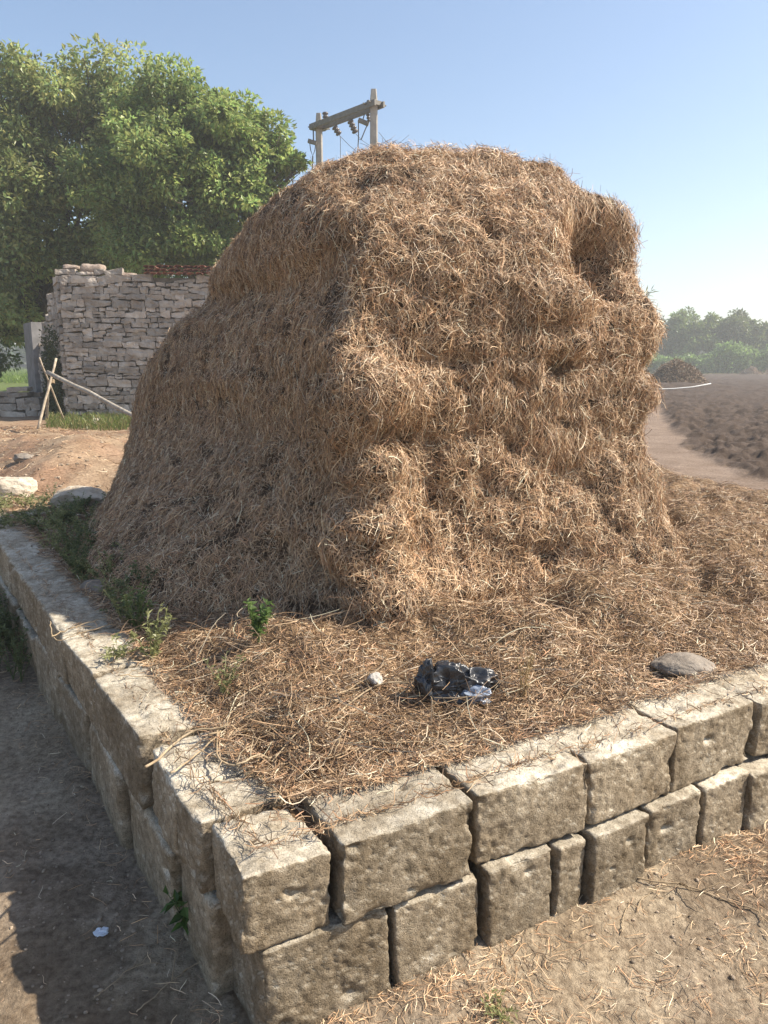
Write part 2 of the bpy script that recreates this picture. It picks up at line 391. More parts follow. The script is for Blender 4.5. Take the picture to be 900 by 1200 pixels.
def cubic_periodic(C, n):                                          # Catmull-Rom around
    m = C.shape[1]; t = np.arange(n) / n * m; i = np.floor(t).astype(int); f = (t - i)[None, :, None]
    p0, p1, p2, p3 = C[:, (i - 1) % m], C[:, i % m], C[:, (i + 1) % m], C[:, (i + 2) % m]
    return .5 * ((2 * p1) + (-p0 + p2) * f + (2 * p0 - 5 * p1 + 4 * p2 - p3) * f ** 2 + (-p0 + 3 * p1 - 3 * p2 + p3) * f ** 3)
def grid_normals(G):
    dt = np.roll(G, -1, 1) - np.roll(G, 1, 1); dz = np.gradient(G, axis=0); return norm(np.cross(dt, dz))
FEAT = [(700, 300, 40, 44, -.30), (718, 236, 36, 16, .05), (640, 352, 55, 20, .05), (655, 428, 32, 14, -.15), (640, 400, 40, 12, .04), (575, 278, 16, 15, -.08), (455, 462, 62, 22, .07),
        (470, 515, 60, 16, -.06), (436, 556, 20, 20, .05), (545, 500, 18, 18, -.07), (475, 702, 80, 22, .09), (640, 655, 40, 18, -.07), (430, 290, 30, 22, .04),
        (520, 330, 30, 20, .03), (375, 330, 35, 45, -.05), (300, 260, 35, 30, .02), (330, 215, 40, 14, .03), (240, 430, 50, 40, .03), (300, 480, 60, 40, .03), (230, 390, 26, 12, -.07),
        (740, 540, 20, 40, .02), (412, 320, 26, 60, .05), (418, 620, 26, 60, .04), (395, 255, 30, 20, .05), (350, 600, 50, 40, .03), (760, 440, 25, 16, -.06), (560, 400, 40, 14, .02), (500, 425, 60, 12, -.04), (420, 410, 20, 20, -.03), (680, 560, 30, 22, -.03)]
def build_stack(offL, offR, offZ, NT, NS):
    global i1, fv
    lv = []
    ZA = ZL.copy(); ZA = .45 + (ZL - .45) * (1 + offZ)
    for i, z in enumerate(ZA):
        v, d = px_of(yR[i], z); xr = (np.interp(v, SIL_R[:, 0], SIL_R[:, 1] + offR) - 450) / F * d
        v, d = px_of(yL[i], z); xl = (np.interp(v, SIL_L[:, 0], SIL_L[:, 1] + offL) - 450) / F * d
        v, d = px_of(yF[i], z); xf = (uF[i] - 450) / F * d
        f = np.array([xf, yF[i]]); r = np.array([xr, yR[i]]); l = np.array([xl, yL[i]])
        k = 1 - ss(2.3, 2.7, z) * .6; ft = .80 * ss(1.3, .35, z)
        bulR = norm(np.array([(r - f)[1], -(r - f)[0]])); bulL = norm(np.array([(f - l)[1], -(f - l)[0]]))
        kt = ss(1.95, 2.45, z); f = f * (1 - .10 * kt) + np.array([(xr + xl) / 2, 4.6]) * .10 * kt
        b1 = np.array([xr * .72 + xl * .28, yB[i] - .15]); b2 = np.array([xr * .25 + xl * .75, yB[i] + .05])
        lv.append([f, f + (r - f) * .12 + bulR * (.035 * k + .04 * kt), f + (r - f) * .33 + bulR * .10 * k, f + (r - f) * .68 + bulR * .14 * k, r, r + (b1 - r) * .4 + np.array([-.02, 0]), b1, (b1 + b2) / 2 + np.array([0, .12]), b2,
                   l + (b2 - l) * .45 + np.array([.05, 0]), l, l + (f - l) * .34 + bulL * (-.03 * k + ft * .8 + .20 * kt), l + (f - l) * .68 + bulL * (-.07 * k + ft + .24 * kt), l + (f - l) * .89 + bulL * (-.045 * k + ft * .4 + .14 * kt)])
    ring = cubic_periodic(np.array(lv), NT)
    cen = ring.mean(1, keepdims=True)
    rings = list(ring); zs = list(ZA)
    for dz, k in [(.045, .62), (.075, .36), (.09, .12)]: rings.append(cen[-1] + (ring[-1] - cen[-1]) * k); zs.append(ZA[-1] + dz)
    rings = np.array(rings); zs = np.array(zs)
    tv = np.linspace(0, len(zs) - 1, NS); i1 = np.minimum(np.floor(tv).astype(int), len(zs) - 2); fv = tv - i1
    def crs(A):
        m = len(A) - 1; a0, a1, a2, a3 = A[np.maximum(i1 - 1, 0)], A[i1], A[i1 + 1], A[np.minimum(i1 + 2, m)]
        f = fv.reshape(-1, *([1] * (A.ndim - 1)))
        return .5 * ((2 * a1) + (-a0 + a2) * f + (2 * a0 - 5 * a1 + 4 * a2 - a3) * f ** 2 + (-a0 + 3 * a1 - 3 * a2 + a3) * f ** 3)
    RR = crs(rings); ZZ = crs(zs)
    HV = np.concatenate([RR, np.repeat(ZZ[:, None, None], NT, 1)], -1)
    HN = grid_normals(HV)
    disp = .045 * fbm(HV, 1.3, 3, s=60) + .045 * fbm(HV * np.array([1, 1, 1.6]), 3.6, 3, s=61)
    pu, pv, pd = proj(HV); face = (HN * (np.array([0, 0, CAM_H]) - HV)).sum(-1) > 0
    for u, v, ru, rv, a in FEAT:
        d2 = (pu - u) ** 2 + (pv - v) ** 2 + np.where(face, 0, 1e9); k = np.argmin(d2 + pd * 5); c = HV.reshape(-1, 3)[k]; s_ = pd.ravel()[k] / F
        q = HV - c; hd = np.hypot(q[..., 0], q[..., 1]) / (ru * s_); vd = q[..., 2] / (rv * s_)
        disp += a * np.exp(-(hd ** 2 + vd ** 2) ** 1.35 * .8)
    zz = HV[..., 2] + .10 * fbm(HV, 1.1, 2, s=63)                   # ragged ledges where each load of straw was laid
    for zc, a in ((1.52, .05), (1.05, .03), (2.12, .035)):
        disp += a * (1 - ss(-.03, .03, zz - zc)) * ss(-.35, -.02, zz - zc) * (.6 + fbm(HV, 1.6, 2, s=64))
    disp += .026 * (1 - np.abs(fbm(HV * np.array([1, 1, 1.3]), 7, 3, .55, s=65)) * 2.2)
    disp += .017 * fbm(HV, 13, 2, .6, s=66)
    ti = np.arange(NT) / NT * 14; lm = ss(9.6, 10.4, ti) * ss(13.75, 13.2, ti) * 1.0
    disp = disp * (1 - .45 * lm[None, :])
    rm = np.exp(-(np.minimum(ti, 14 - ti) / .9) ** 2)[None, :]; disp = disp + rm * (.24 * fbm(HV, 1.5, 2, s=67) + .14 * fbm(HV, 4, 2, s=68))
    return HV + HN * disp[..., None] * np.array([1, 1, .7])
offL = np.zeros(len(SIL_L)); offR = np.zeros(len(SIL_R)); offZ = 0.0
for it in range(5):                                                # let the displaced shape keep the photographed outline
    G = build_stack(offL, offR, offZ, 240, 130); pu, pv, pd = proj(G.reshape(-1, 3))
    for sil, off, fn, m in ((SIL_L, offL, np.min, 5), (SIL_R, offR, np.max, -5)):
        e = np.zeros(len(sil))
        for k, (v, u) in enumerate(sil):
            q = np.abs(pv - v) < 7
            if v > 195 and q.any(): e[k] = (u + m) - fn(pu[q])
        off += np.clip(e, -40, 40) * .8
    offZ += (pv.min() - 174) * .0011
NT, NS = 600, 270
HV2 = build_stack(offL, offR, offZ, NT, NS)
print('sil', offL.round(), offR.round(), round(offZ, 3))
HN2 = grid_normals(HV2)
ii, jj = np.meshgrid(np.arange(NS - 1), np.arange(NT), indexing='ij'); j2 = (jj + 1) % NT
HQ = np.stack([ii * NT + jj, ii * NT + j2, (ii + 1) * NT + j2, (ii + 1) * NT + jj], -1).reshape(-1, 4)
HF = HV2.reshape(-1, 3)
top_i = len(HF); HFc = np.concatenate([HF, HV2[-1].mean(0, keepdims=True)])
capT = np.stack([(NS - 1) * NT + np.arange(NT), (NS - 1) * NT + (np.arange(NT) + 1) % NT, np.full(NT, top_i)], -1)
stack = thing('haystack', 'huge domed haystack of brown matted straw towering behind the stone wall', 'haystack', (0, 4.5, .4))
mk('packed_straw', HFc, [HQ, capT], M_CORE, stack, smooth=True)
def dens(c, n):
    toc = norm(np.array([0, 0, 1.6]) - c); fcg = (n * toc).sum(1)
    return np.where(fcg > -.15, 1.0, .22)
def hay_layer(n, name, lmin, lmax, wmin, wmax, curl, liftmax, out, tube=False):
    P, Nn = sample(HF, HQ, n, dens)
    down = np.array([0, 0, -1.0]) + 0 * Nn; down -= Nn * (down * Nn).sum(1, keepdims=True)
    rnd = rng.normal(0, 1, (n, 3)); rnd -= Nn * (rnd * Nn).sum(1, keepdims=True)
    flow = fbm(P, 2.2, 2, s=70)[:, None]
    lf_ = ss(.1, .5, -Nn[:, 0])[:, None]; D = norm(rnd) + down * (.75 + 1.1 * flow) + Nn * rng.normal(0, out, (n, 1)) * (1 - .6 * lf_)
    cl = fbm(P, 9, 3, s=71)
    lf = np.clip(.5 + 1.3 * cl, 0, 1) * liftmax * rng.random(n) ** .7 * (1 - .6 * lf_[:, 0])
    L_ = rng.uniform(lmin, lmax, n) * rng.choice([1, 1, 1, 1.5], n)
    W_ = rng.uniform(wmin, wmax, n)
    col = straw_cols(n) * (1 + .25 * fbm(P, 1.5, 3, s=72))[:, None]
    V, Q, C = strands(P + Nn * lf[:, None], Nn, D, L_, W_, curl, col, tube=tube, seg=4, droop=.25)
    return V, Q, C
ml = MB()
for a in (hay_layer(250000, 'a', .022, .065, .0013, .0024, .26, .045, .22), hay_layer(80000, 'b', .035, .10, .0014, .0026, .32, .06, .34)):
    ml.add(a[0], a[1], c=a[2])
tag(ml.build('loose_straw', M_STRAW, stack), kind='stuff')

# straw litter on the ground in front, right and round the stack
gQ = GQ; gP = GV
def litter_w(c, n):
    reg = region(c[:, 0], c[:, 1]); d = np.minimum(*wall_d(c[:, 0], c[:, 1]))
    w_ = np.maximum(reg[1], reg[5] * .8 * (1 - reg[3])) * (d > .175 + .05 * fbm(c * np.array([1, 1, 0]), 4, 3, s=81)) * (1 + 1.0 * np.exp(-((d - .26) / .1) ** 2)) + (d > .06) * (d < .2) * .05
    w_ = w_ * (c[:, 1] < 13) * (np.abs(c[:, 0]) < c[:, 1] * .9)
    return w_ * (1 / np.maximum(np.hypot(c[:, 0], c[:, 1]), 1.5) ** 1.1)
near = (np.hypot(fc[:, 0], fc[:, 1]) < 14); nQ = GQ[near]
ml = MB()
for n, l0, l1, w0, w1, cu, up in ((120000, .02, .06, .0016, .0030, .45, .03), (26000, .05, .12, .0016, .0030, .6, .05)):
    P, Nn = sample(gP, nQ, n, litter_w); Nn = Nn * np.sign(Nn[:, 2:3])
    D = rng.normal(0, 1, (n, 3)); D[:, 2] *= .28; D = norm(D); D = D - Nn * (D * Nn).sum(1, keepdims=True) * .7
    cl = np.clip(.4 + 1.2 * fbm(P, 6, 3, s=80), 0, 1)
    dw = np.minimum(*wall_d(P[:, 0], P[:, 1])); P[:, 2] = np.where(dw < .235, np.maximum(P[:, 2], .503), P[:, 2])
    V, Q, C = strands(P + Nn * (.003 + cl * up * rng.random(n))[:, None], Nn, D, rng.uniform(l0, l1, n), rng.uniform(w0, w1, n), cu, straw_cols(n, dark=.9) * .78, seg=4)
    ml.add(V, Q, c=C)
tag(ml.build('straw_litter', M_STRAW), 'loose golden brown straw littered over the ground around the haystack', 'straw', kind='stuff')

# tangles of dead brushwood among the straw along the wall
def brush_w(c, n_):
    d1, d2 = wall_d(c[:, 0], c[:, 1]); d = np.minimum(d1, d2); P3 = c * np.array([1, 1, 0])
    q1, q2, q3 = PZ(330, 870, .47), PZ(560, 850, .47), PZ(240, 810, .47)
    g_ = sum(np.exp(-((c[:, 0] - q[0]) ** 2 + (c[:, 1] - q[1]) ** 2) / r_ ** 2) for q, r_ in ((q1, .26), (q2, .28), (q3, .18)))
    return (g_ + .08) * (d > .17) * (d < 1.2) * (c[:, 0] < 1.6) * (c[:, 1] < 3.4)
n = 900
P, Nn = sample(gP, nQ, n, brush_w); D = rng.normal(0, 1, (n, 3)); D[:, 2] = D[:, 2] * .35 + .1; Nn = np.tile([0., 0, 1], (n, 1))
V, Q, C = strands(P + Nn * rng.uniform(.01, .06, (n, 1)), Nn, D, rng.uniform(.08, .28, n), rng.uniform(.0013, .0035, n), .35, straw_cols(n, dark=1.5) * .55, tube=True, seg=7)
tag(mk('dry_brush', V, Q, M_STRAW, col=C), 'tangle of thin dead brown stems lying over the straw behind the wall corner', 'brushwood', kind='stuff')

# thin scatter of chaff in the street and by the foot of the wall
def chaff_w(c, n):
    d1, d2 = wall_d(c[:, 0], c[:, 1]); d = np.minimum(d1, d2)
    P3 = c * np.array([1, 1, 0]); cl = ss(.02, .35, fbm(P3, 1.5, 4, s=82)) + .9 * np.exp(-(np.abs(d) / .13) ** 2) + .06
    cl = cl + 1.1 * ss(.2, -.5, c[:, 1] - 1.35 - .3 * c[:, 0]) * (c[:, 0] > -.2)
    cl = np.where((c[:, 0] > -.2) & (d < 0), cl * 2.2, cl)
    for u_, v_, r_, a_ in ((430, 1180, .22, 9), (330, 1195, .15, 6), (560, 1150, .14, 7), (880, 1020, .16, 9), (890, 1120, .14, 5), (640, 1190, .2, 4), (840, 1180, .2, 3), (235, 1000, .12, 3), (150, 900, .15, 2.5)):
        q_ = PZ(u_, v_, .04); cl = cl + a_ * np.exp(-((c[:, 0] - q_[0]) ** 2 + (c[:, 1] - q_[1]) ** 2) / r_ ** 2) * (.6 + fbm(P3, 9, 2, s=83))
    cl = np.maximum(cl, .02)
    return cl * (d < .0) * (np.hypot(c[:, 0], c[:, 1]) < 6) * (c[:, 1] > .7)
n = 30000
P, Nn = sample(gP, nQ, n, chaff_w); Nn = Nn * np.sign(Nn[:, 2:3])
D = rng.normal(0, 1, (n, 3)); D[:, 2] *= .15
V, Q, C = strands(P + Nn * rng.uniform(.002, .012, (n, 1)), Nn, D, rng.uniform(.008, .05, n) * rng.choice([1, 1, 1, 1.6], n), rng.uniform(.0008, .0022, n), .3, straw_cols(n) * 1.2, tube=True, seg=4)
tag(mk('chaff', V, Q, M_STRAW, col=C), 'thin scatter of chaff and short stalks over the bare street', 'chaff', kind='stuff')

n = 9000
def yard_w(c, n_):
    P3 = c * np.array([1, 1, 0]); reg = region(c[:, 0], c[:, 1])
    return reg[0] * (c[:, 0] < -1.8) * (c[:, 1] < 15) * (c[:, 0] > -.62 * c[:, 1]) * (ss(.0, .3, fbm(P3, .7, 3, s=84)) + .12) / c[:, 1]
yq = GQ[np.hypot(fc[:, 0], fc[:, 1]) < 16]
P, Nn = sample(gP, yq, n, yard_w); Nn = Nn * np.sign(Nn[:, 2:3])
D = rng.normal(0, 1, (n, 3)); D[:, 2] *= .25
V, Q, C = strands(P + Nn * .01, Nn, D, rng.uniform(.04, .14, n), rng.uniform(.004, .008, n), .5, straw_cols(n) * .8, seg=3)
tag(mk('yard_straw', V, Q, M_STRAW, col=C), 'brown straw scattered over the red earth yard before the hut', 'straw', kind='stuff')

# ------------------------------------------------------------------ stone blocks of the retaining wall
def box_lattice(nx, ny, nz):
    V = []; Q = []; n = 0
    def facegrid(a, b, fixed_axis, val, flip, na_, nb_):
        nonlocal n
        s, t = np.meshgrid(np.linspace(-.5, .5, na_ + 1), np.linspace(-.5, .5, nb_ + 1), indexing='ij')
        p = np.zeros((na_ + 1, nb_ + 1, 3)); p[..., a] = s; p[..., b] = t; p[..., fixed_axis] = val
        i, j = np.meshgrid(np.arange(na_), np.arange(nb_), indexing='ij'); m = nb_ + 1
        q = np.stack([i * m + j, (i + 1) * m + j, (i + 1) * m + j + 1, i * m + j + 1], -1).reshape(-1, 4)
        if flip: q = q[:, ::-1]
        V.append(p.reshape(-1, 3)); Q.append(q + n); n += p.shape[0] * p.shape[1]
    facegrid(0, 1, 2, .5, False, nx, ny); facegrid(0, 1, 2, -.5, True, nx, ny)
    facegrid(1, 2, 0, .5, False, ny, nz); facegrid(1, 2, 0, -.5, True, ny, nz)
    facegrid(2, 0, 1, .5, False, nz, nx); facegrid(2, 0, 1, -.5, True, nz, nx)
    V = np.concatenate(V); Q = np.concatenate(Q)
    key, idx, inv = np.unique(np.round(V * 4096).astype(int), axis=0, return_index=True, return_inverse=True)
    return V[idx], inv.reshape(-1)[Q]
def rough_block(size, res=.0065, r=.022, amp=1.0, seed=0, jit=.012, holes=4):
    size = np.array(size, float); nn = np.clip((size / res).astype(int), 4, 70)
    U, Q = box_lattice(*nn); rg = np.random.default_rng(seed)
    p = U * size; h = size / 2; rr = min(r, h.min() * .8)
    inner = np.clip(p, -(h - rr), h - rr); d = p - inner; nd = norm(d); p = inner + nd * rr
    cj = rg.normal(0, jit, (2, 2, 2, 3)); w = U + .5; off = 0                 # skew the corners
    for a in (0, 1):
        for b in (0, 1):
            for c in (0, 1):
                wt = (w[:, 0] if a else 1 - w[:, 0]) * (w[:, 1] if b else 1 - w[:, 1]) * (w[:, 2] if c else 1 - w[:, 2])
                off = off + wt[:, None] * cj[a, b, c]
    p = p + off; q = p + rg.uniform(-50, 50, 3)
    edge = np.clip(1 - (np.abs(U).min(1) * 0 + np.sort(np.abs(U), 1)[:, 1]) * 2, 0, 1)   # 0 on edges
    dd = .005 * fbm(q, 7, 3, s=1) + .003 * fbm(q, 34, 3, .6, s=2) - .003 * np.abs(fbm(q, 80, 2, s=3))
    chip = ss(.15, .5, fbm(q, 14, 2, s=4)) * ss(.25, .0, edge)
    dd -= .010 * chip; dd -= .003 * ss(.12, .45, fbm(q, 62, 2, .6, s=7))
    for k in range(3):                                            # knocked-off corners and arrises
        c = rg.choice([-1, 1], 3) * h * np.where(np.arange(3) == rg.integers(0, 3), rg.uniform(-.9, .9), 1); s_ = rg.uniform(.018, .045)
        dd -= rg.uniform(.008, .02) * np.exp(-(((p - c) / s_) ** 2).sum(1) ** 1.3)
    for k in range(holes * 2):
        c = rg.uniform(-.45, .45, 3) * size; ax = rg.integers(0, 3); c[ax] = h[ax] * rg.choice([-1, 1])
        s_ = rg.uniform(.006, .016); dd -= rg.uniform(.01, .022) * np.exp(-(((p - c) / (s_ * np.array([1.3, 1.3, .8]))) ** 2).sum(1))
    return p + nd * (dd * amp)[:, None], Q
wall = thing('retaining_wall', 'low L-shaped wall of weathered limestone blocks holding the raised yard', 'wall', (CORN[0], CORN[1], 0))
def put_block(along0, along1, z0, z1, depth, out, axis, seed, inset=0.0, **k):
    """a block on the front (axis 1) or left (axis 2) wall: start/end metres from the corner, protruding by out"""
    D_, N_ = (D1, N1) if axis == 1 else (D2, N2)
    L_ = along1 - along0
    V, Q = rough_block((L_, depth, z1 - z0), seed=seed, **k)
    c = CORN + D_ * (along0 + along1) / 2 + N_ * (depth / 2 - out)
    X = np.array([D_[0], D_[1], 0]); Y = np.array([N_[0], N_[1], 0]); Z = np.array([0, 0, 1.])
    if axis == 2: Q = Q[:, ::-1]
    W = V[:, :1] * X + V[:, 1:2] * Y + V[:, 2:] * Z + np.array([c[0], c[1], (z0 + z1) / 2])
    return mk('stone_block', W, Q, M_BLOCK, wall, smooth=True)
def along1(u, v, z): p = PZ(u, v, z)[:2] - CORN; return float(p @ D1)
def along2(u, v, z): p = PZ(u, v, z)[:2] - CORN; return float(p @ D2)
# upper front course: joints from the photograph
jt = [-.005, along1(388, 1000, .5), along1(558, 945, .5), along1(694, 900, .5), along1(803, 868, .5), along1(893, 830, .5)]
print('front joints', [round(j, 2) for j in jt])
jt = [jt[0]] + [j + .026 + .004 * k for k, j in enumerate(jt[1:])]
jt += [jt[-1] + .36, jt[-1] + .78, jt[-1] + 1.16, jt[-1] + 1.6, jt[-1] + 2.0, jt[-1] + 2.4]
TZ = .276
tops = [.482, .492, .497, .492, .50, .49, .51, .50, .5, .51, .5]
gaps = [.0, .020, .012, .012, .006, .012, .01, .01, .01, .01, .01, .01]
for i in range(len(jt) - 1):
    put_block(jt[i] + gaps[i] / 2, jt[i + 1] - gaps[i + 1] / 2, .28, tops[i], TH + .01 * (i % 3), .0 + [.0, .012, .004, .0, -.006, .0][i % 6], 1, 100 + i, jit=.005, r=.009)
jl = [.035, along1(478, 1150, .12), along1(563, 1110, .05), along1(648, 1080, .05), along1(686, 1060, .05), along1(757, 1030, .05), along1(817, 1000, .05), along1(873, 980, .05)]
print('lower joints', [round(j, 2) for j in jl])
jl += [jl[-1] + .3, jl[-1] + .62, jl[-1] + .98, jl[-1] + 1.3, jl[-1] + 1.7, jl[-1] + 2.1, jl[-1] + 2.6]
gl = [0, .002, .014, .010, .012, .010, .009, .010] + [.012] * 8
for i in range(len(jl) - 1):
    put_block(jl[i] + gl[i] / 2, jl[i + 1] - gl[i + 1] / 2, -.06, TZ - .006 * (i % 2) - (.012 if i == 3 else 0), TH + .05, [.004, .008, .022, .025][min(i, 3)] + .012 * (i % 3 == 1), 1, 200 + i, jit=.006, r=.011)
# left wall: long slabs on top, larger rough stones below
jm = [TH + .012, along2(255, 905, .5) , along2(190, 862, .5), along2(110, 792, .5), along2(75, 745, .5), along2(42, 700, .5), along2(10, 655, .5)]
print('left joints', [round(j, 2) for j in jm])
jm += [jm[-1] + .8, jm[-1] + 1.5, jm[-1] + 2.3, jm[-1] + 3.1]
for i in range(len(jm) - 1):
    t = [.488, .482, .505, .50, .505, .50, .51][i % 7]
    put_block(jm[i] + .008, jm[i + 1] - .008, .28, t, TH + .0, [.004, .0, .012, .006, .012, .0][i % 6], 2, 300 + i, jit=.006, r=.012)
jk = [.21, .5, .95, 1.5, 2.0, 2.55, 3.1, 3.8, 4.5, 5.3, 6.2]
for i in range(len(jk) - 1):
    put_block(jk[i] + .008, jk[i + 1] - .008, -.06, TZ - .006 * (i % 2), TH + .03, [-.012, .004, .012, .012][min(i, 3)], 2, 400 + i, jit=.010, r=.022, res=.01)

# ------------------------------------------------------------------ loose stones
def rock(name, label, c, size, seed, m, rot=0, group=None, flat=.0):
    U, Q = box_lattice(26, 26, 26); V = norm(U) * .5; rg = np.random.default_rng(seed)
    for _ in range(9):                                            # broken facets
        n_ = norm(rg.normal(0, 1, 3)); d_ = (V @ n_) - rg.uniform(.30, .42); V = V - np.maximum(d_, 0)[:, None] * n_
    V = V + norm(V) * (.11 * fbm(V + seed, 4, 5, .62))[:, None]; V = V * np.array(size) * 1.15
    cs, sn = math.cos(rot), math.sin(rot); V = V @ np.array([[cs, sn, 0], [-sn, cs, 0], [0, 0, 1]])
    o = mk(name, V + 0, Q, m, smooth=True); o.location = tuple(float(a) for a in c)
    return tag(o, label, 'stone', group)
def on(u, v, z=.45): 
    p = PZ(u, v, z)
    for _ in range(4): p = PZ(u, v, float(height(p[0], p[1])))
    return p
p = on(12, 578); rock('rock', 'pale boulder at the left frame edge on the reddish yard', p + [0, 0, .03], (.40, .30, .24), 1, M_ROCK, .2, 'boulders on the yard')
p = on(93, 592); rock('rock', 'pale angular boulder touching the haystack foot on the left', p + [0, 0, .03], (.42, .30, .20), 5, M_ROCK, .5, 'boulders on the yard')
p = on(118, 697); rock('rock', 'grey stone among the weeds inside the left wall', p + [0, 0, .02], (.17, .14, .13), 3, M_GREYROCK, .4)
p = on(800, 790); rock('rock', 'flat grey rock half buried in straw by the front wall', p + [0, 0, .015], (.22, .15, .10), 8, M_GREYROCK, .1)
p = on(440, 808); rock('rock', 'small white pebble in the straw left of the black bag', p + [0, 0, .035], (.045, .04, .045), 9, mat('white_pebble', base=(.45, .42, .38), dark=(.7, .7, .7), scale=30), .3)
for k, (u, v, s_, lb) in enumerate([(62, 483, .30, 'flat stone lying at the foot of the tripod'), (112, 497, .42, 'flat pale stone on the grass before the stone hut'), (138, 493, .34, 'pale stone where the haystack meets the hut base'), (28, 540, .25, 'brown clod like stone on the red earth slope'), (40, 606, .22, 'small flat stone in the sunny weeds by the wall')]):
    p = on(u, v); rock('rock', lb, p + [0, 0, .02], (s_, s_ * .6, s_ * .4), 20 + k, M_ROCK if k != 3 else M_GREYROCK, k)
pb = MB()
for k in range(1700):
    if k % 8 == 0: u, v = rng.uniform(0, 130), rng.uniform(500, 600); z = .45
    else: u, v = rng.uniform(0, 880), rng.uniform(850, 1198); z = 0
    p = PZ(u, v, z)
    ins = region(p[:1], p[1:2])[0][0]
    if z == 0 and ins > .3 or z > 0 and ins < .9: continue
    s_ = rng.uniform(.0012, .0045) * rng.choice([1, 1, 1, 2]) if z == 0 else rng.uniform(.006, .022)
    U, Q = box_lattice(3, 3, 3); U = norm(U + rng.normal(0, .14, U.shape)) * s_ * rng.uniform(.6, 1.3, 3) * [1, 1, .6]
    pb.add(U + [p[0], p[1], float(height(p[0], p[1])) + s_ * .15], Q, c=np.array([.34, .27, .20]) * rng.uniform(.5, 1.2))
tag(pb.build('gravel', mat('grit', attr=True), smooth=True), 'scattered grit and small stones on the bare soil', 'gravel', kind='stuff')

# ------------------------------------------------------------------ black plastic bag
def crumple(c, size, seed, amp=.35, squash=1.0, res=44):
    U, Q = box_lattice(res, res, res); d = norm(U); q = d * 2.1 + seed * 3.7
    r = 1 + amp * (1 - 2.6 * np.abs(noise(q * .7, seed))) * .6 + amp * .16 * (1 - 2.6 * np.abs(noise(q * 2.1, seed + 9)))
    V = d * r[:, None] * np.array(size) / 2
    V[:, 2] = np.where(V[:, 2] < -size[2] * .35, -size[2] * .35, V[:, 2])
    return V + np.array(c), Q
bagp = on(538, 822)
bag = thing('plastic_bag', 'crumpled shiny black plastic bag lying in the straw', 'bag', bagp)
V, Q = crumple(bagp + [-.035, .01, .055], (.14, .11, .12), 2, .5); mk('film', V, Q, M_BAG, bag, smooth=True)
V, Q = crumple(bagp + [.055, -.02, .03], (.085, .07, .06), 5, .4); mk('sheen_lump', V, Q, M_BAG2, bag, smooth=True)  # added lump, coloured as the bluish highlight on the black film
V, Q = crumple(bagp + [.045, .025, .06], (.14, .09, .08), 8, .5); mk('film', V, Q, M_BAG, bag, smooth=True)
V, Q = crumple(bagp + [-.10, .0, .06], (.07, .07, .13), 7, .6); mk('handle', V, Q, M_BAG, bag, smooth=True)
p = on(119, 1094, 0)
V, Q = crumple(p + [0, 0, .006], (.035, .03, .014), 3, .5, res=10)
tag(mk('paper_scrap', V, Q, M_PAPER), 'tiny bluish white scrap on the shaded street', 'litter')

# ------------------------------------------------------------------ dry stems and twigs lying over wall and litter
def topz(x, y):
    d = np.minimum(*wall_d(np.array(x), np.array(y))); return .51 if -.13 < d < TH + .01 else float(height(x, y)) + .02
def twig(pts, r, label=None, branches=3, name='dry_stem', z0=.5, lift=.02):
    P = np.array([PZ(u, v, z0) for u, v in pts]); t = np.linspace(0, len(P) - 1, 22)
    ii = np.minimum(t.astype(int), len(P) - 2); f = (t - ii)[:, None]; m = len(P) - 1
    a0, a1, a2, a3 = P[np.maximum(ii - 1, 0)], P[ii], P[ii + 1], P[np.minimum(ii + 2, m)]
    C = .5 * ((2 * a1) + (-a0 + a2) * f + (2 * a0 - 5 * a1 + 4 * a2 - a3) * f ** 2 + (-a0 + 3 * a1 - 3 * a2 + a3) * f ** 3)
    C[:, 2] = np.maximum.reduce([np.array([topz(*c[:2]) if z0 > .2 else float(height(*c[:2])) + .004 for c in C])]) + lift * (.5 + .5 * np.sin(t * 2.1 + r * 900)) 
    C += rng.normal(0, r * .7, C.shape)
    mb = MB(); mb.tube(C, np.linspace(r, r * .45, len(C)), 6)
    for k in range(branches):
        i = rng.integers(3, 18); d = norm(C[i + 1] - C[i]); s_ = np.array([-d[1], d[0], .1]) * rng.choice([-1, 1])
        L_ = rng.uniform(.05, .14); tt = np.linspace(0, 1, 7)[:, None]
        B = C[i] + (d * .8 + s_ * .7) * tt * L_ + np.array([0, 0, .02]) * np.sin(tt * 3) + rng.normal(0, .002, (7, 3))
        mb.tube(B, np.linspace(r * .6, r * .25, 7), 5)
    o = mb.build(name, M_TWIG, smooth=True)
    return tag(o, label, 'twig', 'dry stems caught on the wall and straw')
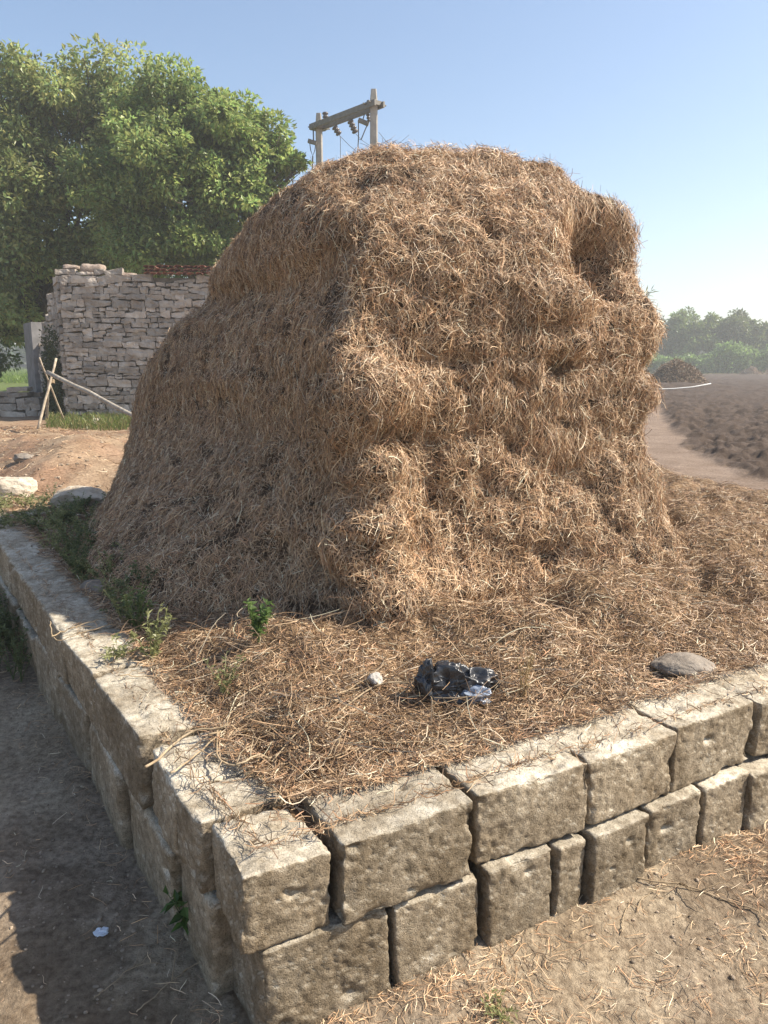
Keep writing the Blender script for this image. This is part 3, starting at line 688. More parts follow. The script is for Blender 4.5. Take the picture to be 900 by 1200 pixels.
TW = [([(172, 905), (215, 868), (262, 862), (300, 858), (345, 872)], .0042, 'forked dry branch overhanging the left wall near the corner', 5),
      ([(255, 862), (258, 895), (285, 905), (330, 880), (372, 905)], .0036, 'dry branch curving down onto the corner of the wall', 4),
      ([(245, 870), (300, 850), (350, 880), (390, 890), (440, 860)], .003, 'thin branch running from the left wall into the litter', 4),
      ([(200, 915), (240, 880), (280, 850), (350, 840), (420, 822)], .0032, 'long dry stem rising from left wall towards the pebble', 3),
      ([(360, 880), (420, 830), (460, 818), (500, 822), (560, 850)], .0034, 'pale bent stalk just below the black bag', 3),
      ([(395, 835), (430, 815), (480, 815), (505, 830)], .003, 'short pale stalk between pebble and bag', 1),
      ([(500, 890), (545, 866), (600, 850), (640, 835), (655, 820)], .0045, 'thick dry stem behind the third wall block', 2),
      ([(640, 855), (662, 820), (690, 808), (712, 806)], .0035, 'dry stem arching behind the fourth wall block', 1),
      ([(605, 700), (610, 750), (617, 800), (620, 850)], .0016, 'thin upright dead stalk right of the bag', 4),
      ([(62, 752), (75, 742), (110, 735), (145, 728)], .003, 'dry vine lying across the left wall top', 1),
      ([(60, 735), (64, 752), (90, 750), (140, 738)], .0026, 'looping dry vine hanging off the left wall', 1),
      ([(140, 800), (170, 796), (215, 797), (235, 790)], .0022, 'hair thin dry stem across the big wall slab', 2),
      ([(240, 755), (250, 770), (262, 780), (280, 812), (330, 850)], .0024, 'bare purple brown twig by the shaded foot of the stack', 6),
      ([(300, 900), (380, 855), (450, 878), (520, 870)], .0024, 'tangled stem before the second wall block', 5),
      ([(270, 830), (330, 815), (400, 840), (470, 850), (560, 830)], .0022, 'long thin stem crossing the litter under the bag', 5)]
for pts, r, lb, nb in TW: twig(pts, r, lb, nb)
twig([(662, 1022), (690, 1038), (745, 1052), (800, 1062), (852, 1078), (888, 1096), (893, 1108)], .0032, 'long curved stalk lying on the sandy ground before the wall', 3, z0=0, lift=.006)
twig([(745, 1085), (752, 1072), (770, 1062), (790, 1060)], .0016, 'small curved stalk on the bare patch of sand', 0, z0=0, lift=.004)
twig([(728, 1112), (730, 1090), (737, 1076)], .0018, 'short upright looking stalk on the bare sandy patch', 0, z0=0, lift=.004)
twig([(110, 1175), (150, 1140), (178, 1122)], .0018, 'pale stalk in the shaded bottom of the street', 2, z0=0, lift=.006)
twig([(160, 1190), (200, 1155), (240, 1130)], .0018, 'crossing pale stalk in the shade by the wall foot', 3, z0=0, lift=.006)

# ------------------------------------------------------------------ weeds and leaves
def leaves(P, D, Nn, L_, W_, col):
    """folded diamond leaves"""
    n = len(P); D = norm(D); B = norm(np.cross(D, Nn)); U = np.cross(B, D)
    L_ = L_[:, None]; W_ = W_[:, None]
    V = np.stack([P, P + D * L_ * .45 + B * W_ * .5 + U * W_ * .18, P + D * L_ - U * L_ * .12, P + D * L_ * .45 - B * W_ * .5 + U * W_ * .18], 1)
    b = np.arange(n)[:, None] * 4
    T = np.concatenate([b + np.array([[0, 1, 2]]), b + np.array([[0, 2, 3]])])
    return V.reshape(-1, 3), T, np.repeat(col, 4, 0)
def weed(c, h, nst, leaf, spread, col, mbS, mbL, per=14, lw=.5):
    c = np.asarray(c, float)
    for k in range(nst):
        a = rng.uniform(0, 6.28); tip = c + np.array([math.cos(a) * spread * rng.uniform(.3, 1), math.sin(a) * spread * rng.uniform(.3, 1), h * rng.uniform(.6, 1)])
        t = np.linspace(0, 1, 6)[:, None]; S = c + (tip - c) * t + np.array([0, 0, h * .12]) * np.sin(t * 3.14) + rng.normal(0, .01 * h, (6, 3))
        mbS.tube(S, np.linspace(.0022, .0009, 6) * (h / .2) ** .5, 4, col=np.array(col) * 1.3)
        tt = rng.uniform(.15, 1, per); P = np.stack([np.interp(tt, t[:, 0], S[:, i]) for i in range(3)], -1)
        D = rng.normal(0, 1, (per, 3)); D[:, 2] = D[:, 2] * .5 + .35; Nn = rng.normal(0, .5, (per, 3)) + [0, 0, 1]
        V, T, C = leaves(P, D, Nn, rng.uniform(.6, 1.2, per) * leaf, rng.uniform(.6, 1, per) * leaf * lw, np.array(col) * rng.uniform(.7, 1.4, (per, 1)))
        mbL.add(V, T=T, c=C)
def plant(name, label, c, **k):
    t = thing(name, label, 'plant', c); a, b = MB(), MB(); weed(c, mbS=a, mbL=b, **k)
    a.build('stem', M_LEAF, t); b.build('foliage', M_LEAF, t); return t
GR = (.12, .15, .055); DG = (.13, .16, .07); YG = (.26, .27, .12)
plant('weed', 'bright green leafy weed sprouting at the shaded foot of the haystack', on(303, 752), h=.17, nst=9, leaf=.034, spread=.06, col=(.13, .20, .06), per=18)
plant('weed', 'upright olive weed spilling over the inner edge of the big wall slab', on(178, 785), h=.24, nst=9, leaf=.028, spread=.12, col=YG, per=22)
plant('weed', 'taller weed behind the wall just in front of the grey stone', on(160, 748), h=.24, nst=9, leaf=.026, spread=.09, col=(.15, .19, .07), per=22)
plant('weed', 'sprawling weed drooping across the wall top onto the slab', np.array([*PZ(140, 765, .52)[:2], .50]), h=.07, nst=8, leaf=.024, spread=.12, col=YG, per=16)
plant('weed', 'broad leaved green plant growing out of the wall foot in the street', on(222, 1098, 0), h=.16, nst=7, leaf=.05, spread=.07, col=(.09, .16, .045), per=9, lw=.6)
plant('weed', 'small weed between twig and slab end near the corner', on(262, 815), h=.13, nst=8, leaf=.022, spread=.10, col=YG, per=12)
plant('weed', 'low green tuft on the ground at the bottom edge', on(585, 1190, 0), h=.04, nst=8, leaf=.016, spread=.06, col=YG, per=12)
plant('weed', 'wispy dry plant standing in the straw right of the bag', on(612, 830), h=.22, nst=6, leaf=.02, spread=.05, col=(.36, .27, .15), per=10)
plant('weed', 'sprig with narrow leaves sticking out of the haystack right edge', PY(757, 352, 4.3), h=.07, nst=3, leaf=.05, spread=.04, col=(.20, .22, .12), per=4, lw=.15)
ws, wl = MB(), MB()
for k in range(210):
    u, v = rng.uniform(-40, 170), rng.uniform(592, 745)
    if v < 590: continue
    p = on(u, v)
    d = min(*[float(q) for q in wall_d(p[0], p[1])])
    if d < .24 or d > 1.25 or u > 135 + (v - 620) * .5: continue
    weed(p, h=rng.uniform(.08, .22), nst=5, leaf=.022, spread=.09, col=DG if rng.random() < .6 else YG, mbS=ws, mbL=wl, per=16)
for k in range(60):
    p = on(rng.uniform(-30, 95), rng.uniform(590, 625)); weed(p, h=.10, nst=4, leaf=.03, spread=.1, col=YG, mbS=ws, mbL=wl, per=12)
for k in range(40):
    p = on(rng.uniform(-40, 18), rng.uniform(660, 760)); 
    if min(*[float(q) for q in wall_d(p[0], p[1])]) < .0: weed([p[0], p[1], 0], h=rng.uniform(.1, .35), nst=5, leaf=.03, spread=.12, col=DG, mbS=ws, mbL=wl, per=16)
for k in range(26):
    u = rng.uniform(-30, -2); p = PZ(u, rng.uniform(690, 790), 0.0); weed([p[0], p[1], 0], h=.3, nst=6, leaf=.035, spread=.14, col=DG, mbS=ws, mbL=wl, per=18)
ws.add(np.concatenate(wl.V), T=np.concatenate(wl.T), c=np.concatenate(wl.C))
tag(ws.build('weeds', M_LEAF), 'low dark green weeds carpeting the strip between left wall and haystack', 'weeds', kind='stuff')
def grass(boxes, n, h0, h1, cols, label, name='grass', wd=.008):
    P = []
    for (u0, u1, v0, v1, k) in boxes:
        uu = rng.uniform(u0, u1, int(n * k)); vv = rng.uniform(v0, v1, int(n * k))
        P += [PZ(a, b, .45) for a, b in zip(uu, vv)]
    P = np.array(P); P[:, 2] = height(P[:, 0], P[:, 1]); m = len(P); Nn = np.tile([0., 0, 1], (m, 1)); D = rng.normal(0, .4, (m, 3)); D[:, 2] = 1
    h = rng.uniform(h0, h1, m); col = np.array(cols)[rng.integers(0, len(cols), m)] * rng.uniform(.7, 1.3, (m, 1))
    V, Q, C = strands(P + Nn * h[:, None] * .45, np.tile([0., 1, 0], (m, 1)), D, h, np.full(m, wd) * rng.uniform(.6, 1.2, m), .4, col, seg=3)
    return tag(mk(name, V, Q, M_LEAF, col=C), label, 'grass', kind='stuff')
grass([(55, 150, 482, 502, 1), (130, 175, 484, 500, .3)], 3600, .05, .22, [(.20, .24, .07), (.28, .25, .11), (.13, .18, .05)], 'patchy sunlit grass growing at the foot of the stone hut', wd=.014)
grass([(-60, 45, 414, 449, 1)], 6000, .2, .5, [(.22, .30, .06), (.17, .25, .05)], 'bright green grass beyond the low rubble wall at far left', wd=.05)
grass([(775, 960, 425, 434.5, 1)], 9000, .4, 1.1, [(.33, .30, .13), (.22, .24, .09), (.40, .32, .17)], 'dry yellowish grass along the far edge of the ploughed field', wd=.14)

# ------------------------------------------------------------------ stone hut
def stones(mb, o, ax, width, htop, hbot, ch, seed, dep=.16):
    """irregular courses of rubble on a wall plane from o along ax; htop(s) gives the wall height there"""
    rg = np.random.default_rng(seed); ax = np.array(ax, float); nrm = np.array([ax[1], -ax[0], 0]); z = hbot
    while z < 4:
        c = ch * rg.uniform(.6, 1.35); s_ = -.02 * rg.random()
        while s_ < width:
            l = c * rg.uniform(1.0, 3.6); l = min(l, width - s_ + .02)
            if l < .05: break
            split = rg.random() < .22 and c > ch * .9
            for q in range(2 if split else 1):
                hh = c / 2 if split else c; zc = z + hh * (q + .5)
                if zc + hh * .3 < htop(s_ + l / 2):
                    U, Q = box_lattice(6, 3, 4); sz = np.array([l - .014, dep, hh - .009]); h = sz / 2; p = U * sz
                    r = min(.004, h.min() * .5); inner = np.clip(p, -(h - r), h - r); p = inner + norm(p - inner) * r
                    p += fbm(p + rg.uniform(-40, 40, 3), 13, 2, s=5)[:, None] * .035 * norm(U); p[:, 2] += rg.normal(0, .05) * p[:, 0]; p[:, 2] *= 1 + rg.normal(0, .35) * p[:, 0] / l
                    w_ = o + ax * (s_ + l / 2) + nrm * (rg.uniform(-.01, .025)) + np.array([0, 0, zc - o[2]])
                    W = p[:, :1] * ax + p[:, 1:2] * -nrm + p[:, 2:] * np.array([0, 0, 1.]) + w_
                    w_[2] += rg.normal(0, .012); W = W + [0, 0, rg.normal(0, .010)]; g = rg.random(); cc = np.array([.56, .50, .43]) * (1 - g) + np.array([.36, .325, .285]) * g
                    mb.add(W, Q, c=cc * rg.uniform(.72, 1.2))
            s_ += l
        z += c
hc = PY(84, 488, 16.0); hc[2] = .40
HX = np.array([1., .03, 0]); HX /= np.linalg.norm(HX)
far = np.array([-8.55, 19.2, .4]); HS = norm(far - hc) 
hut = thing('stone_hut', 'roofless rubble stone hut with red tiles on its top edge under the trees', 'hut', hc)
WF, WS = 5.0, float(np.linalg.norm(far - hc))
topf = lambda s: 3.40 + .10 * math.sin(s * 2.3) * .6 + .05 * math.sin(s * 9) - .06 * (s > 1.2)
tops_ = lambda s: 3.35 - s * .12 - .9 * min(1, max(0, (s - .3) / 2.2)) + .1 * math.sin(s * 7)
mb = MB(); stones(mb, hc, HX, WF, topf, .30, .125, 5); mb.build('front_wall', M_RUBBLE, hut)
mb = MB(); stones(mb, far, -HS, WS, lambda s: tops_(WS - s), .30, .15, 6); mb.build('side_wall', M_RUBBLE, hut)
mb = MB(); mid = hc + HX * WF / 2; n_ = np.array([HX[1], -HX[0], 0])
mb.box(mid - n_ * .26 + [0, 0, 1.43], (WF - .06, .40, 2.9), ax=[HX, -n_, [0, 0, 1]])
sm = hc + HS * WS / 2; ns = np.array([-HS[1], HS[0], 0]); 
for k in range(6):
    s0 = WS * (k + .5) / 6; hh = tops_(s0) - .45 - .12
    mb.box(hc + HS * s0 - ns * .26 + [0, 0, hh / 2 - .02], (WS / 6 - .004, .36, hh), ax=[HS, ns, [0, 0, 1]])
mb.build('mortar_core', M_MORTAR, hut)
mb = MB(); pc = far + (-HS) * .45 - ns * .12
mb.box(pc + [0, 0, 1.05], (1.1, .62, 2.15), ax=[-HS, ns, [0, 0, 1]]); mb.build('plaster_panel', M_PLASTER, hut)
mb = MB()
for k in range(78):
    row = k % 3; s_ = 1.75 + (k // 3) * .125 + rng.normal(0, .02)
    if s_ > 4.9: continue
    c = hc + HX * s_ + n_ * rng.uniform(-.02, .09) + [0, 0, 2.93 + row * .06 + rng.uniform(0, .02)]
    a = rng.normal(0, .08); th = np.linspace(0, math.pi, 7)
    prof = np.stack([np.cos(th) * .075, np.sin(th) * .035], -1)
    V = []
    for y_ in (-.16, .16):
        for rr in (1, .82):
            for q in prof: V.append(HX * q[0] * rr - n_ * y_ + np.array([0, 0, q[1] * rr]))
    V = np.array(V); V[:, 2] += a * (V @ HX)
    Q = []
    for i in range(6): Q += [[i, i + 1, 14 + i + 1, 14 + i], [7 + i, 21 + i, 21 + i + 1, 7 + i + 1], [i, 7 + i, 8 + i, i + 1], [14 + i, 15 + i, 22 + i, 21 + i]]
    mb.add(V + c, Q, c=np.array([.34, .15, .10]) * rng.uniform(.7, 1.4) + rng.uniform(0, .05))
mb.build('roof_tiles', M_TILE, hut)
for s_, sz in ((.2, .2), (.62, .32), (1.3, .25), (3.1, .2)):
    mb = MB(); V, Q = rough_block((sz * 1.5, .3, sz * .55), res=.04, r=.05, seed=int(s_ * 90), jit=.02, holes=0, amp=3); mb.add(V @ np.array([HX, -n_, [0, 0, 1]]) + hc + HX * s_ - n_ * .1 + [0, 0, topf(s_) - .46 + sz * .25], Q, c=(.36, .29, .24))
    mb.build('cap_stone', M_RUBBLE, hut, smooth=True)
cs = MB(); cl = MB()
n = 5000; s_ = rng.uniform(.12, 1.5, n); z_ = rng.uniform(0, 2.0, n) * rng.uniform(.4, 1, n)
P = hc + HS * s_[:, None] + ns * rng.uniform(.06, .25, (n, 1)); P[:, 2] = .42 + z_
V, T, C = leaves(P, rng.normal(0, 1, (n, 3)), rng.normal(0, 1, (n, 3)), rng.uniform(.04, .08, n), rng.uniform(.03, .05, n), np.array([.065, .085, .03]) * rng.uniform(.6, 1.4, (n, 1)))
cl.add(V, T=T, c=C); tag(cl.build('creeper', M_LEAF), 'dark olive creeper clinging to the shaded side of the stone hut', 'climbing plant')
# low rubble wall at far left
lw = thing('rubble_wall', 'low dark rubble wall left of the stone hut', 'wall', PY(20, 487, 17.5))
mb = MB(); o_ = PY(-60, 487, 17.2); o_[2] = .4; stones(mb, o_, np.array([1., 0, 0]), 2.1, lambda s: 1.0 + .05 * math.sin(s * 5), .35, .16, 9, dep=.3); mb.build('stones', M_RUBBLE, lw)
mb = MB(); mb.box(o_ + [1.0, .28, .27], (2.0, .25, .55)); mb.build('mortar_core', M_MORTAR, lw)

# ------------------------------------------------------------------ tripod of sticks with a long pole
T0 = PY(60, 447, 14.0)
tri = thing('stick_tripod', 'three crossed pale sticks standing on the red earth and carrying a long pole', 'tripod', on(50, 502))
def stick(u0, v0, y0, u1, v1, y1, r, parent, name, m):
    a, b = PY(u0, v0, y0), PY(u1, v1, y1); t = np.linspace(0, 1, 8)[:, None]; mb = MB(); mb.tube(a + (b - a) * t + rng.normal(0, r * .12, (8, 3)), np.linspace(r, r * .8, 8), 8); return mb.build(name, m, parent, smooth=True)
stick(44, 505, 13.6, 66, 420, 14.1, .026, tri, 'leg', M_BAMBOO); stick(75, 492, 14.6, 46, 419, 13.9, .017, tri, 'leg', M_BAMBOO); stick(54.5, 492, 14.6, 57, 446, 14.0, .026, tri, 'leg', M_WOOD)
mb = MB(); a = np.linspace(0, 6.28 * 4, 60); mb.tube(np.stack([T0[0] + .055 * np.cos(a), T0[1] + .055 * np.sin(a), T0[2] - .03 + .06 * a / 25], -1), .008, 4); mb.build('rope_lashing', M_TWIG, tri)
pole = stick(56, 436, 13.85, 178, 498, 11.2, .04, None, 'wooden_pole', M_WOOD)
tag(pole, 'long grey wooden pole resting on the stick tripod and running into the stack', 'pole')

# ------------------------------------------------------------------ power structure behind the haystack
pr = PY(438, 105, 19.6); pl = PY(373.5, 133, 21.4); pr[2] += 0; base = np.array([(pr[0] + pl[0]) / 2, (pr[1] + pl[1]) / 2, .4])
hp = thing('utility_poles', 'twin concrete power poles joined by a crossarm rising behind the haystack', 'power pole', base)
def cpole(p, w_):
    mb = MB(); z0 = .2; n = 10
    for k, (a, b, wa, wb) in enumerate([(z0, p[2] - .25, w_ * 1.35, w_), (p[2] - .25, p[2], w_, w_ * .72)]):
        U = np.array([[x, y] for x, y in [(-.5, -.35), (-.35, -.5), (.35, -.5), (.5, -.35), (.5, .35), (.35, .5), (-.35, .5), (-.5, .35)]])
        V = np.concatenate([np.c_[U * wa + p[:2], np.full(8, a)], np.c_[U * wb + p[:2], np.full(8, b)]]); Q = [[i, (i + 1) % 8, 8 + (i + 1) % 8, 8 + i] for i in range(8)]
        mb.add(V, Q, [[8, 9, 10], [8, 10, 11], [8, 11, 12], [8, 12, 13], [8, 13, 14], [8, 14, 15]])
    return mb.build('pole', M_CONC, hp)
cpole(pr, .175); cpole(pl, .165)
dv = norm(pr - pl); dh = norm(np.array([dv[0], dv[1], 0])); sd_ = np.array([dh[1], -dh[0], 0])
ca, cb = PY(368, 150, 21.45), PY(445, 121, 19.4); ax = norm(cb - ca); up_ = np.cross(sd_, ax); up_ = up_ * np.sign(up_[2])
for sgn, h_ in ((1, .13), (-1, .13)):
    mb = MB(); mb.box((ca + cb) / 2 + sd_ * sgn * .13, (np.linalg.norm(cb - ca), .045, h_), ax=[ax, sd_, up_]); mb.build('crossarm', M_STEEL, hp)
for p_ in (PY(374, 150, 21.4), PY(439, 122.5, 19.6)):
    mb = MB(); mb.box(p_, (.34, .34, .09), ax=[ax, sd_, up_])
    for s_ in (-1, 1): mb.tube([p_ - sd_ * .26 + ax * .1 * s_, p_ + sd_ * .26 + ax * .1 * s_], .02, 6)
    mb.build('clamp', M_STEEL, hp)
def insulator(a, b, rr, k=4, nm='insulator'):
    a, b = np.asarray(a), np.asarray(b); t = np.linspace(0, 1, k * 6 + 1); r = rr * (.45 + .55 * np.abs(np.sin(t * k * math.pi)) ** .7); r[0] = r[-1] = rr * .2
    mb = MB(); mb.tube(a + (b - a) * t[:, None], r, 10); return mb.build(nm, M_INS, hp, smooth=True)
Y1, Y2 = 21.0, 20.0
insulator(PY(382, 143, 21.2), PY(381, 131, 21.2), .08, 3)
insulator(PY(431.5, 126, 19.8), PY(432, 117, 19.8), .05, 2)
insulator(PY(391.5, 148, 20.9), PY(398, 158, 20.9), .085, 3)
insulator(PY(410, 141, 20.4), PY(417, 156, 20.4), .085, 4)
insulator(PY(431, 133, 19.9), PY(432.5, 143, 19.9), .05, 3)
for (u0, v0, u1, v1, y_) in ((420, 140.5, 432, 145.5, 19.9), (361, 165, 371, 168, 21.3)):
    mb = MB(); a, b = PY(u0, v0, y_), PY(u1, v1, y_); e = norm(b - a); f = norm(np.cross(e, [0, 1., 0])); mb.box((a + b) / 2, (np.linalg.norm(b - a), .10, .09), ax=[e, np.cross(f, e), f]); mb.build('fuse_bracket', M_STEEL, hp)
def wire(name, pts, r=.012):
    P = np.array([PY(*q) for q in pts]); mb = MB(); mb.tube(P, r, 5); return mb.build(name, M_WIRE, hp)
wire('wire', [(427, 134, 19.9), (425, 141, 19.9), (420, 144, 19.9), (420, 163, 19.9), (423, 164, 19.9), (430, 147, 19.9)], .014)
wire('wire', [(420, 163, 19.9), (419, 180, 20.0), (417, 215, 20.0)], .014)
wire('wire', [(367, 152, 21.3), (367.5, 168, 21.3)], .018)
wire('wire', [(363, 168, 21.3), (364, 176, 21.3), (366.5, 183, 21.3), (369, 176, 21.3), (370, 168, 21.3)], .012)
wire('wire', [(366.5, 183, 21.3), (366, 198, 21.3), (366, 240, 21.3)], .02)
wire('wire', [(398, 158, 20.9), (399, 162, 20.9), (399, 180, 20.9), (400, 220, 20.9)], .008)
wire('wire', [(399, 160, 20.9), (410, 171, 21.5), (440, 195, 23)], .007)
wire('wire', [(417, 157, 20.4), (425, 165, 21), (470, 195, 24)], .006)
wire('wire', [(444, 155, 19.6), (452, 165, 20.2), (490, 200, 22)], .006)

# ------------------------------------------------------------------ trees
def lobe_tree(name, label, lobes, base, n, leaf, col, gap=.15, trunk_r=.25, group=None, seed=1, colv=.35, lw=.55, inner=.25, limbs=True, nsub=34):
    rg = np.random.default_rng(seed); L_ = [(PY(u, v, y), rp * y / F) for u, v, rp, y in lobes]; base = np.asarray(base, float)
    t = thing(name, label, 'tree', base, group)
    A = np.array([r ** 2 for c, r in L_]); k = rg.choice(len(L_), n, p=A / A.sum())
    C_ = np.array([c for c, r in L_]); R0 = np.array([r for c, r in L_])
    # each lobe breaks into leaf clumps on twigs
    subs = []; 
    for c, r in L_:
        for q in range(nsub):
            d = norm(rg.normal(0, 1, 3)); d[2] = abs(d[2]) if rg.random() < .35 else d[2]; subs.append((*(c + d * r * rg.uniform(inner, 1.12) * [1, .85, .92]), r * rg.choice([.12, .2, .3, .4]) * rg.uniform(.8, 1.2), r))
    subs = np.array(subs); pr_ = subs[:, 3] ** 2; k = rg.choice(len(subs), n, p=pr_ / pr_.sum())
    d = norm(rg.normal(0, 1, (n, 3))); P = subs[k, :3] + d * subs[k, 3:4] * rg.random((n, 1)) ** .45 * [1.15, 1.15, .8]
    keep = fbm(P, 1.6 / max(R0.mean() * .5, .3), 3, s=seed) > -.34 + gap * .5; P = P[keep]; d = d[keep]; m = len(P)
    D = d + rg.normal(0, .7, (m, 3)) + [0, 0, -.25]; Nn = d * .6 + [0, 0, .8] + rg.normal(0, .5, (m, 3))
    sub_c = rg.uniform(1 - colv, 1 + colv, len(subs))[k][keep]
    cc = np.array(col) * sub_c[:, None] * rg.uniform(.75, 1.3, (m, 1)); cc[:, 0] *= rg.uniform(.85, 1.25, m)
    V, T, C = leaves(P, D, Nn, rg.uniform(.7, 1.25, m) * leaf, rg.uniform(.7, 1.2, m) * leaf * lw, cc)
    mk('crown', V, T, M_LEAF, t, col=C)
    mb = MB(); hub = C_.mean(0) * [1, 1, .0] + [0, 0, base[2] + (C_[:, 2].min() - base[2]) * .7 + .5]; hub[:2] = hub[:2] * .5 + base[:2] * .5
    q = np.linspace(0, 1, 8)[:, None]; mb.tube(base + (hub - base) * q + rg.normal(0, trunk_r * .08, (8, 3)) - [0, 0, .1], np.linspace(trunk_r * 1.25, trunk_r * .8, 8), 10)
    if limbs:
        for (c, r) in L_:
            P0 = hub; bend = (c - P0) * .5 + P0 + rg.normal(0, .25, 3) * r * .5; Z = (1 - q) ** 2 * P0 + 2 * q * (1 - q) * bend + q ** 2 * c
            mb.tube(Z, np.linspace(trunk_r * .5, trunk_r * .12, 8), 6)
            for _ in range(6):
                s_ = subs[rg.integers(0, len(subs))] if False else None
                e = c + norm(rg.normal(0, 1, 3)) * r * .85; a0 = Z[rg.integers(4, 8)]; mb.tube(a0 + (e - a0) * q + rg.normal(0, .04 * r, (8, 3)), np.linspace(trunk_r * .12, trunk_r * .03, 8), 4)
    mb.build('trunk', M_BARK, t, smooth=True)
    return t
g = lambda u, y: np.array([(u - 450) / F * y, y, .42])
lobe_tree('broadleaf_tree', 'tallest broad crowned tree filling the left edge behind the stone hut',
          [(-120, 215, 110, 24), (-40, 165, 95, 24), (35, 138, 66, 23), (112, 130, 62, 23), (155, 165, 56, 23.5), (30, 225, 95, 22.5), (100, 235, 80, 22.5), (-50, 290, 95, 23), (20, 315, 75, 22), (-100, 380, 80, 23), (100, 300, 60, 23), (8, 355, 40, 23)],
          g(62, 24), 120000, .17, (.27, .32, .12), trunk_r=.28, seed=3)
lobe_tree('broadleaf_tree', 'brighter green bushy tree behind the hut roof, between tall tree and poles',
          [(178, 138, 44, 22), (205, 155, 62, 21), (252, 150, 52, 21), (292, 185, 44, 21), (225, 225, 75, 20.5), (160, 235, 60, 20.5), (280, 240, 56, 21), (180, 290, 50, 21), (240, 290, 50, 21), (322, 178, 20, 21), (333, 195, 13, 21), (352, 192, 10, 21), (270, 290, 40, 21)],
          g(215, 22), 90000, .15, (.26, .34, .11), trunk_r=.2, seed=5)
lobe_tree('broadleaf_tree', 'dark shaded tree low behind the hut at its left corner',
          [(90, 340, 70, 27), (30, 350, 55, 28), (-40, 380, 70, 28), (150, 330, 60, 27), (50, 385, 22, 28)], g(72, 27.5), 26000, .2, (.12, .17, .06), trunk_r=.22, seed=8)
lobe_tree('palm_like_tree', 'feathery far treetop peeking above the bright tree', [(290, 148, 14, 34), (283, 160, 12, 34)], g(290, 34), 2500, .3, (.16, .20, .08), trunk_r=.12, seed=9, lw=.2, nsub=10)
# far hedge row on the right
RT = [('rounded pale green tree at the field edge, next to the haystack', [(805, 385, 26, 92), (818, 400, 22, 92), (795, 402, 20, 92)], (.15, .21, .06)),
      ('dense dome shaped dark tree in the middle of the far row', [(858, 388, 27, 92), (872, 394, 24, 92), (845, 396, 20, 92), (860, 405, 26, 92)], (.12, .16, .045)),
      ('lower tree cut by the right frame edge beyond the field', [(892, 405, 22, 93), (915, 400, 26, 93), (935, 395, 28, 93)], (.13, .18, .055)),
      ('tree beyond the field hidden mostly behind the haystack edge', [(765, 395, 26, 95), (740, 390, 30, 96), (715, 395, 30, 96)], (.11, .15, .05))]
for k, (lb, lob, c) in enumerate(RT):
    lobe_tree('field_tree', lb, lob, [lob[0][3] * (lob[0][0] - 450) / F, lob[0][3], .5], 16000, .42, c, trunk_r=.3, seed=30 + k, group='trees beyond the ploughed field', limbs=False, nsub=22, inner=.5)
bl = MB(); 
n = 34000; u = rng.uniform(730, 990, n); y = rng.uniform(84, 90, n); X = (u - 450) / F * y
Pb = np.stack([X, y, X * 0], -1); top = 1.3 + 1.9 * np.clip(fbm(Pb, .35, 3, s=90) * 1.2 + .55, .1, 1.2); z = .4 + top * rng.random(n) ** .6
P = np.stack([X, y, z], -1); V, T, C = leaves(P, rng.normal(0, 1, (n, 3)) + [0, 0, .3], rng.normal(0, 1, (n, 3)) + [0, -.3, .6], rng.uniform(.25, .5, n), rng.uniform(.15, .3, n), np.array([.19, .29, .08]) * rng.uniform(.6, 1.35, (n, 1)))
tag(mk('undergrowth', V, T, M_LEAF, col=C), 'light green scrub in front of the far row of trees', 'bushes', kind='stuff')
# distant wood closing the horizon all round
n = 60000; a = rng.uniform(-70, 70, n); r = rng.uniform(150, 165, n); X = r * np.sin(np.radians(a)); Y = r * np.cos(np.radians(a))
top = 3 + 3.0 * (fbm(np.stack([X, Y, X * 0], -1), .08, 3, s=91) + .6); P = np.stack([X, Y, .5 + top * rng.random(n) ** .7], -1)
V, T, C = leaves(P, rng.normal(0, 1, (n, 3)), rng.normal(0, 1, (n, 3)) + [0, 0, .4], rng.uniform(.7, 1.4, n), rng.uniform(.5, 1., n), np.array([.08, .12, .045]) * rng.uniform(.6, 1.3, (n, 1)))
tag(mk('distant_wood', V, T, M_LEAF, col=C), 'faint belt of trees along the whole horizon', 'woods', kind='stuff')

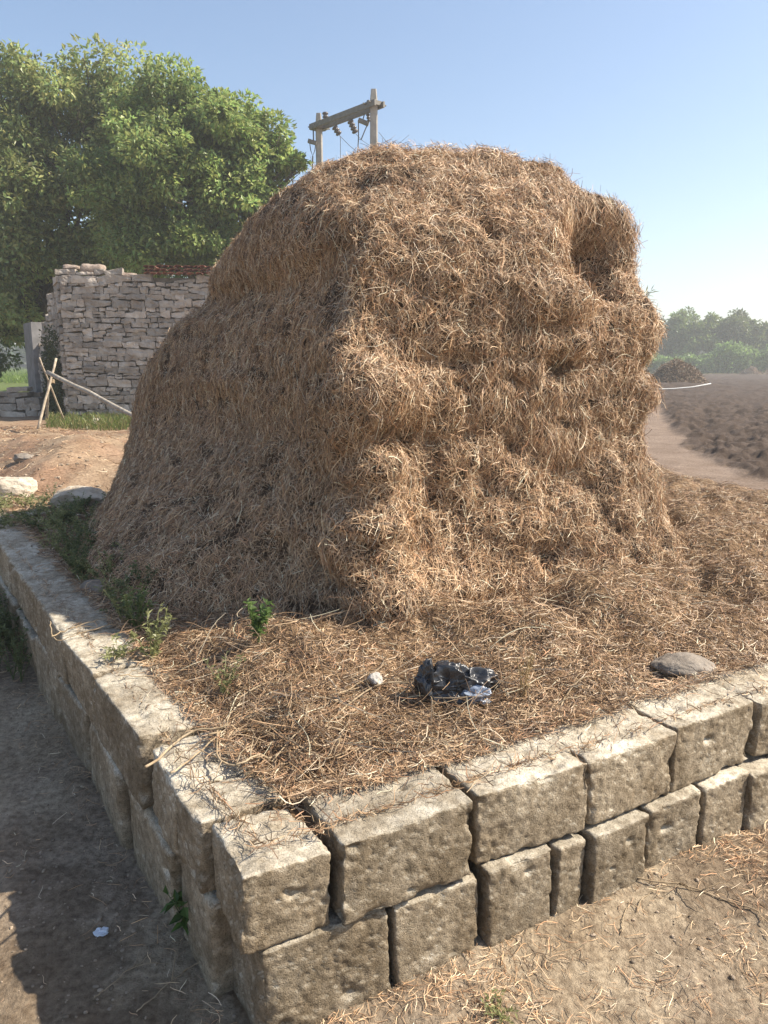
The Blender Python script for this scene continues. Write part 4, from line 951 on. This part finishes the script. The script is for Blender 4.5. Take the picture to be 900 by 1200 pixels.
# ------------------------------------------------------------------ heaps and pipe in the field
def heap(label, u, v, y, wpx, hpx, colr, n, seed, cat='heap'):
    c = np.array([(u - 450) / F * y, y, .42]); W = wpx * y / F; H_ = hpx * y / F
    t = thing('straw_heap', label, cat, c, 'dark heaps at the field edge')
    th = np.linspace(0, 2 * math.pi, 60, endpoint=False); rr = np.linspace(0, 1, 24)
    T_, R2 = np.meshgrid(th, rr); x = np.cos(T_) * R2 * W / 2; yy = np.sin(T_) * R2 * W / 2 * .8
    z = H_ * (1 - ss(0, 1, R2)) ** .8; Pq = np.stack([x, yy, z], -1) + c; z = z * (1 + .35 * fbm(Pq, 2.2 / W * 3, 3, s=seed)); Pq[..., 2] = c[2] + z - .03
    i, j = np.meshgrid(np.arange(23), np.arange(60), indexing='ij'); j2 = (j + 1) % 60; Q = np.stack([i * 60 + j, (i + 1) * 60 + j, (i + 1) * 60 + j2, i * 60 + j2], -1).reshape(-1, 4)
    V = Pq.reshape(-1, 3); mk('mound', V, Q, mat('heap_soil', base=colr, dark=(.5, .5, .5), scale=4, bump=.8, bscale=12, dist=.1), t, smooth=True)
    P, Nn = sample(V, Q, n); D = rng.normal(0, 1, (n, 3)); D[:, 2] *= .5
    V2, Q2, C2 = strands(P, Nn * np.sign(Nn[:, 2:3] + 1e-9), D, rng.uniform(.15, .4, n), rng.uniform(.012, .025, n), .4, straw_cols(n) * .55, seg=3)
    tag(mk('straw', V2, Q2, M_STRAW, t, col=C2), kind='stuff')
heap('dark conical heap of old straw just right of the haystack', 787, 447, 38, 84, 32, (.15, .09, .055), 9000, 3)
heap('small low brown heap in the far grass at the field edge', 873, 432, 78, 30, 9, (.16, .10, .07), 1500, 4)
heap('pale long heap at the right frame edge beyond the field', 905, 431, 80, 44, 10, (.30, .21, .13), 1500, 5)
mb = MB(); P = [PY(735, 456.5, 30.5), PY(760, 456.5, 30.5), PY(790, 455.5, 30.7), PY(812, 453.5, 31), PY(833, 449.5, 31.4)]
mb.tube(P, .024, 8); tag(mb.build('irrigation_pipe', M_PIPE, smooth=True), 'thin white pipe running out from the haystack across the ploughed field', 'pipe')

# ------------------------------------------------------------------ air
USE_HAZE = True
if USE_HAZE:
    hm = bpy.data.materials.new('haze_air'); hm.use_nodes = True; nt = hm.node_tree; nt.nodes.remove(nt.nodes['Principled BSDF'])
    pv_ = nt.nodes.new('ShaderNodeVolumePrincipled'); pv_.inputs['Color'].default_value = (.96, .97, .95, 1); pv_.inputs['Density'].default_value = .0028; pv_.inputs['Anisotropy'].default_value = .3
    nt.links.new(pv_.outputs[0], nt.nodes['Material Output'].inputs['Volume'])
    mb = MB(); mb.box((0, 60, 7.5), (480, 480, 20)); tag(mb.build('haze', hm), 'thin pale haze in the air over field and trees', 'haze', kind='stuff')
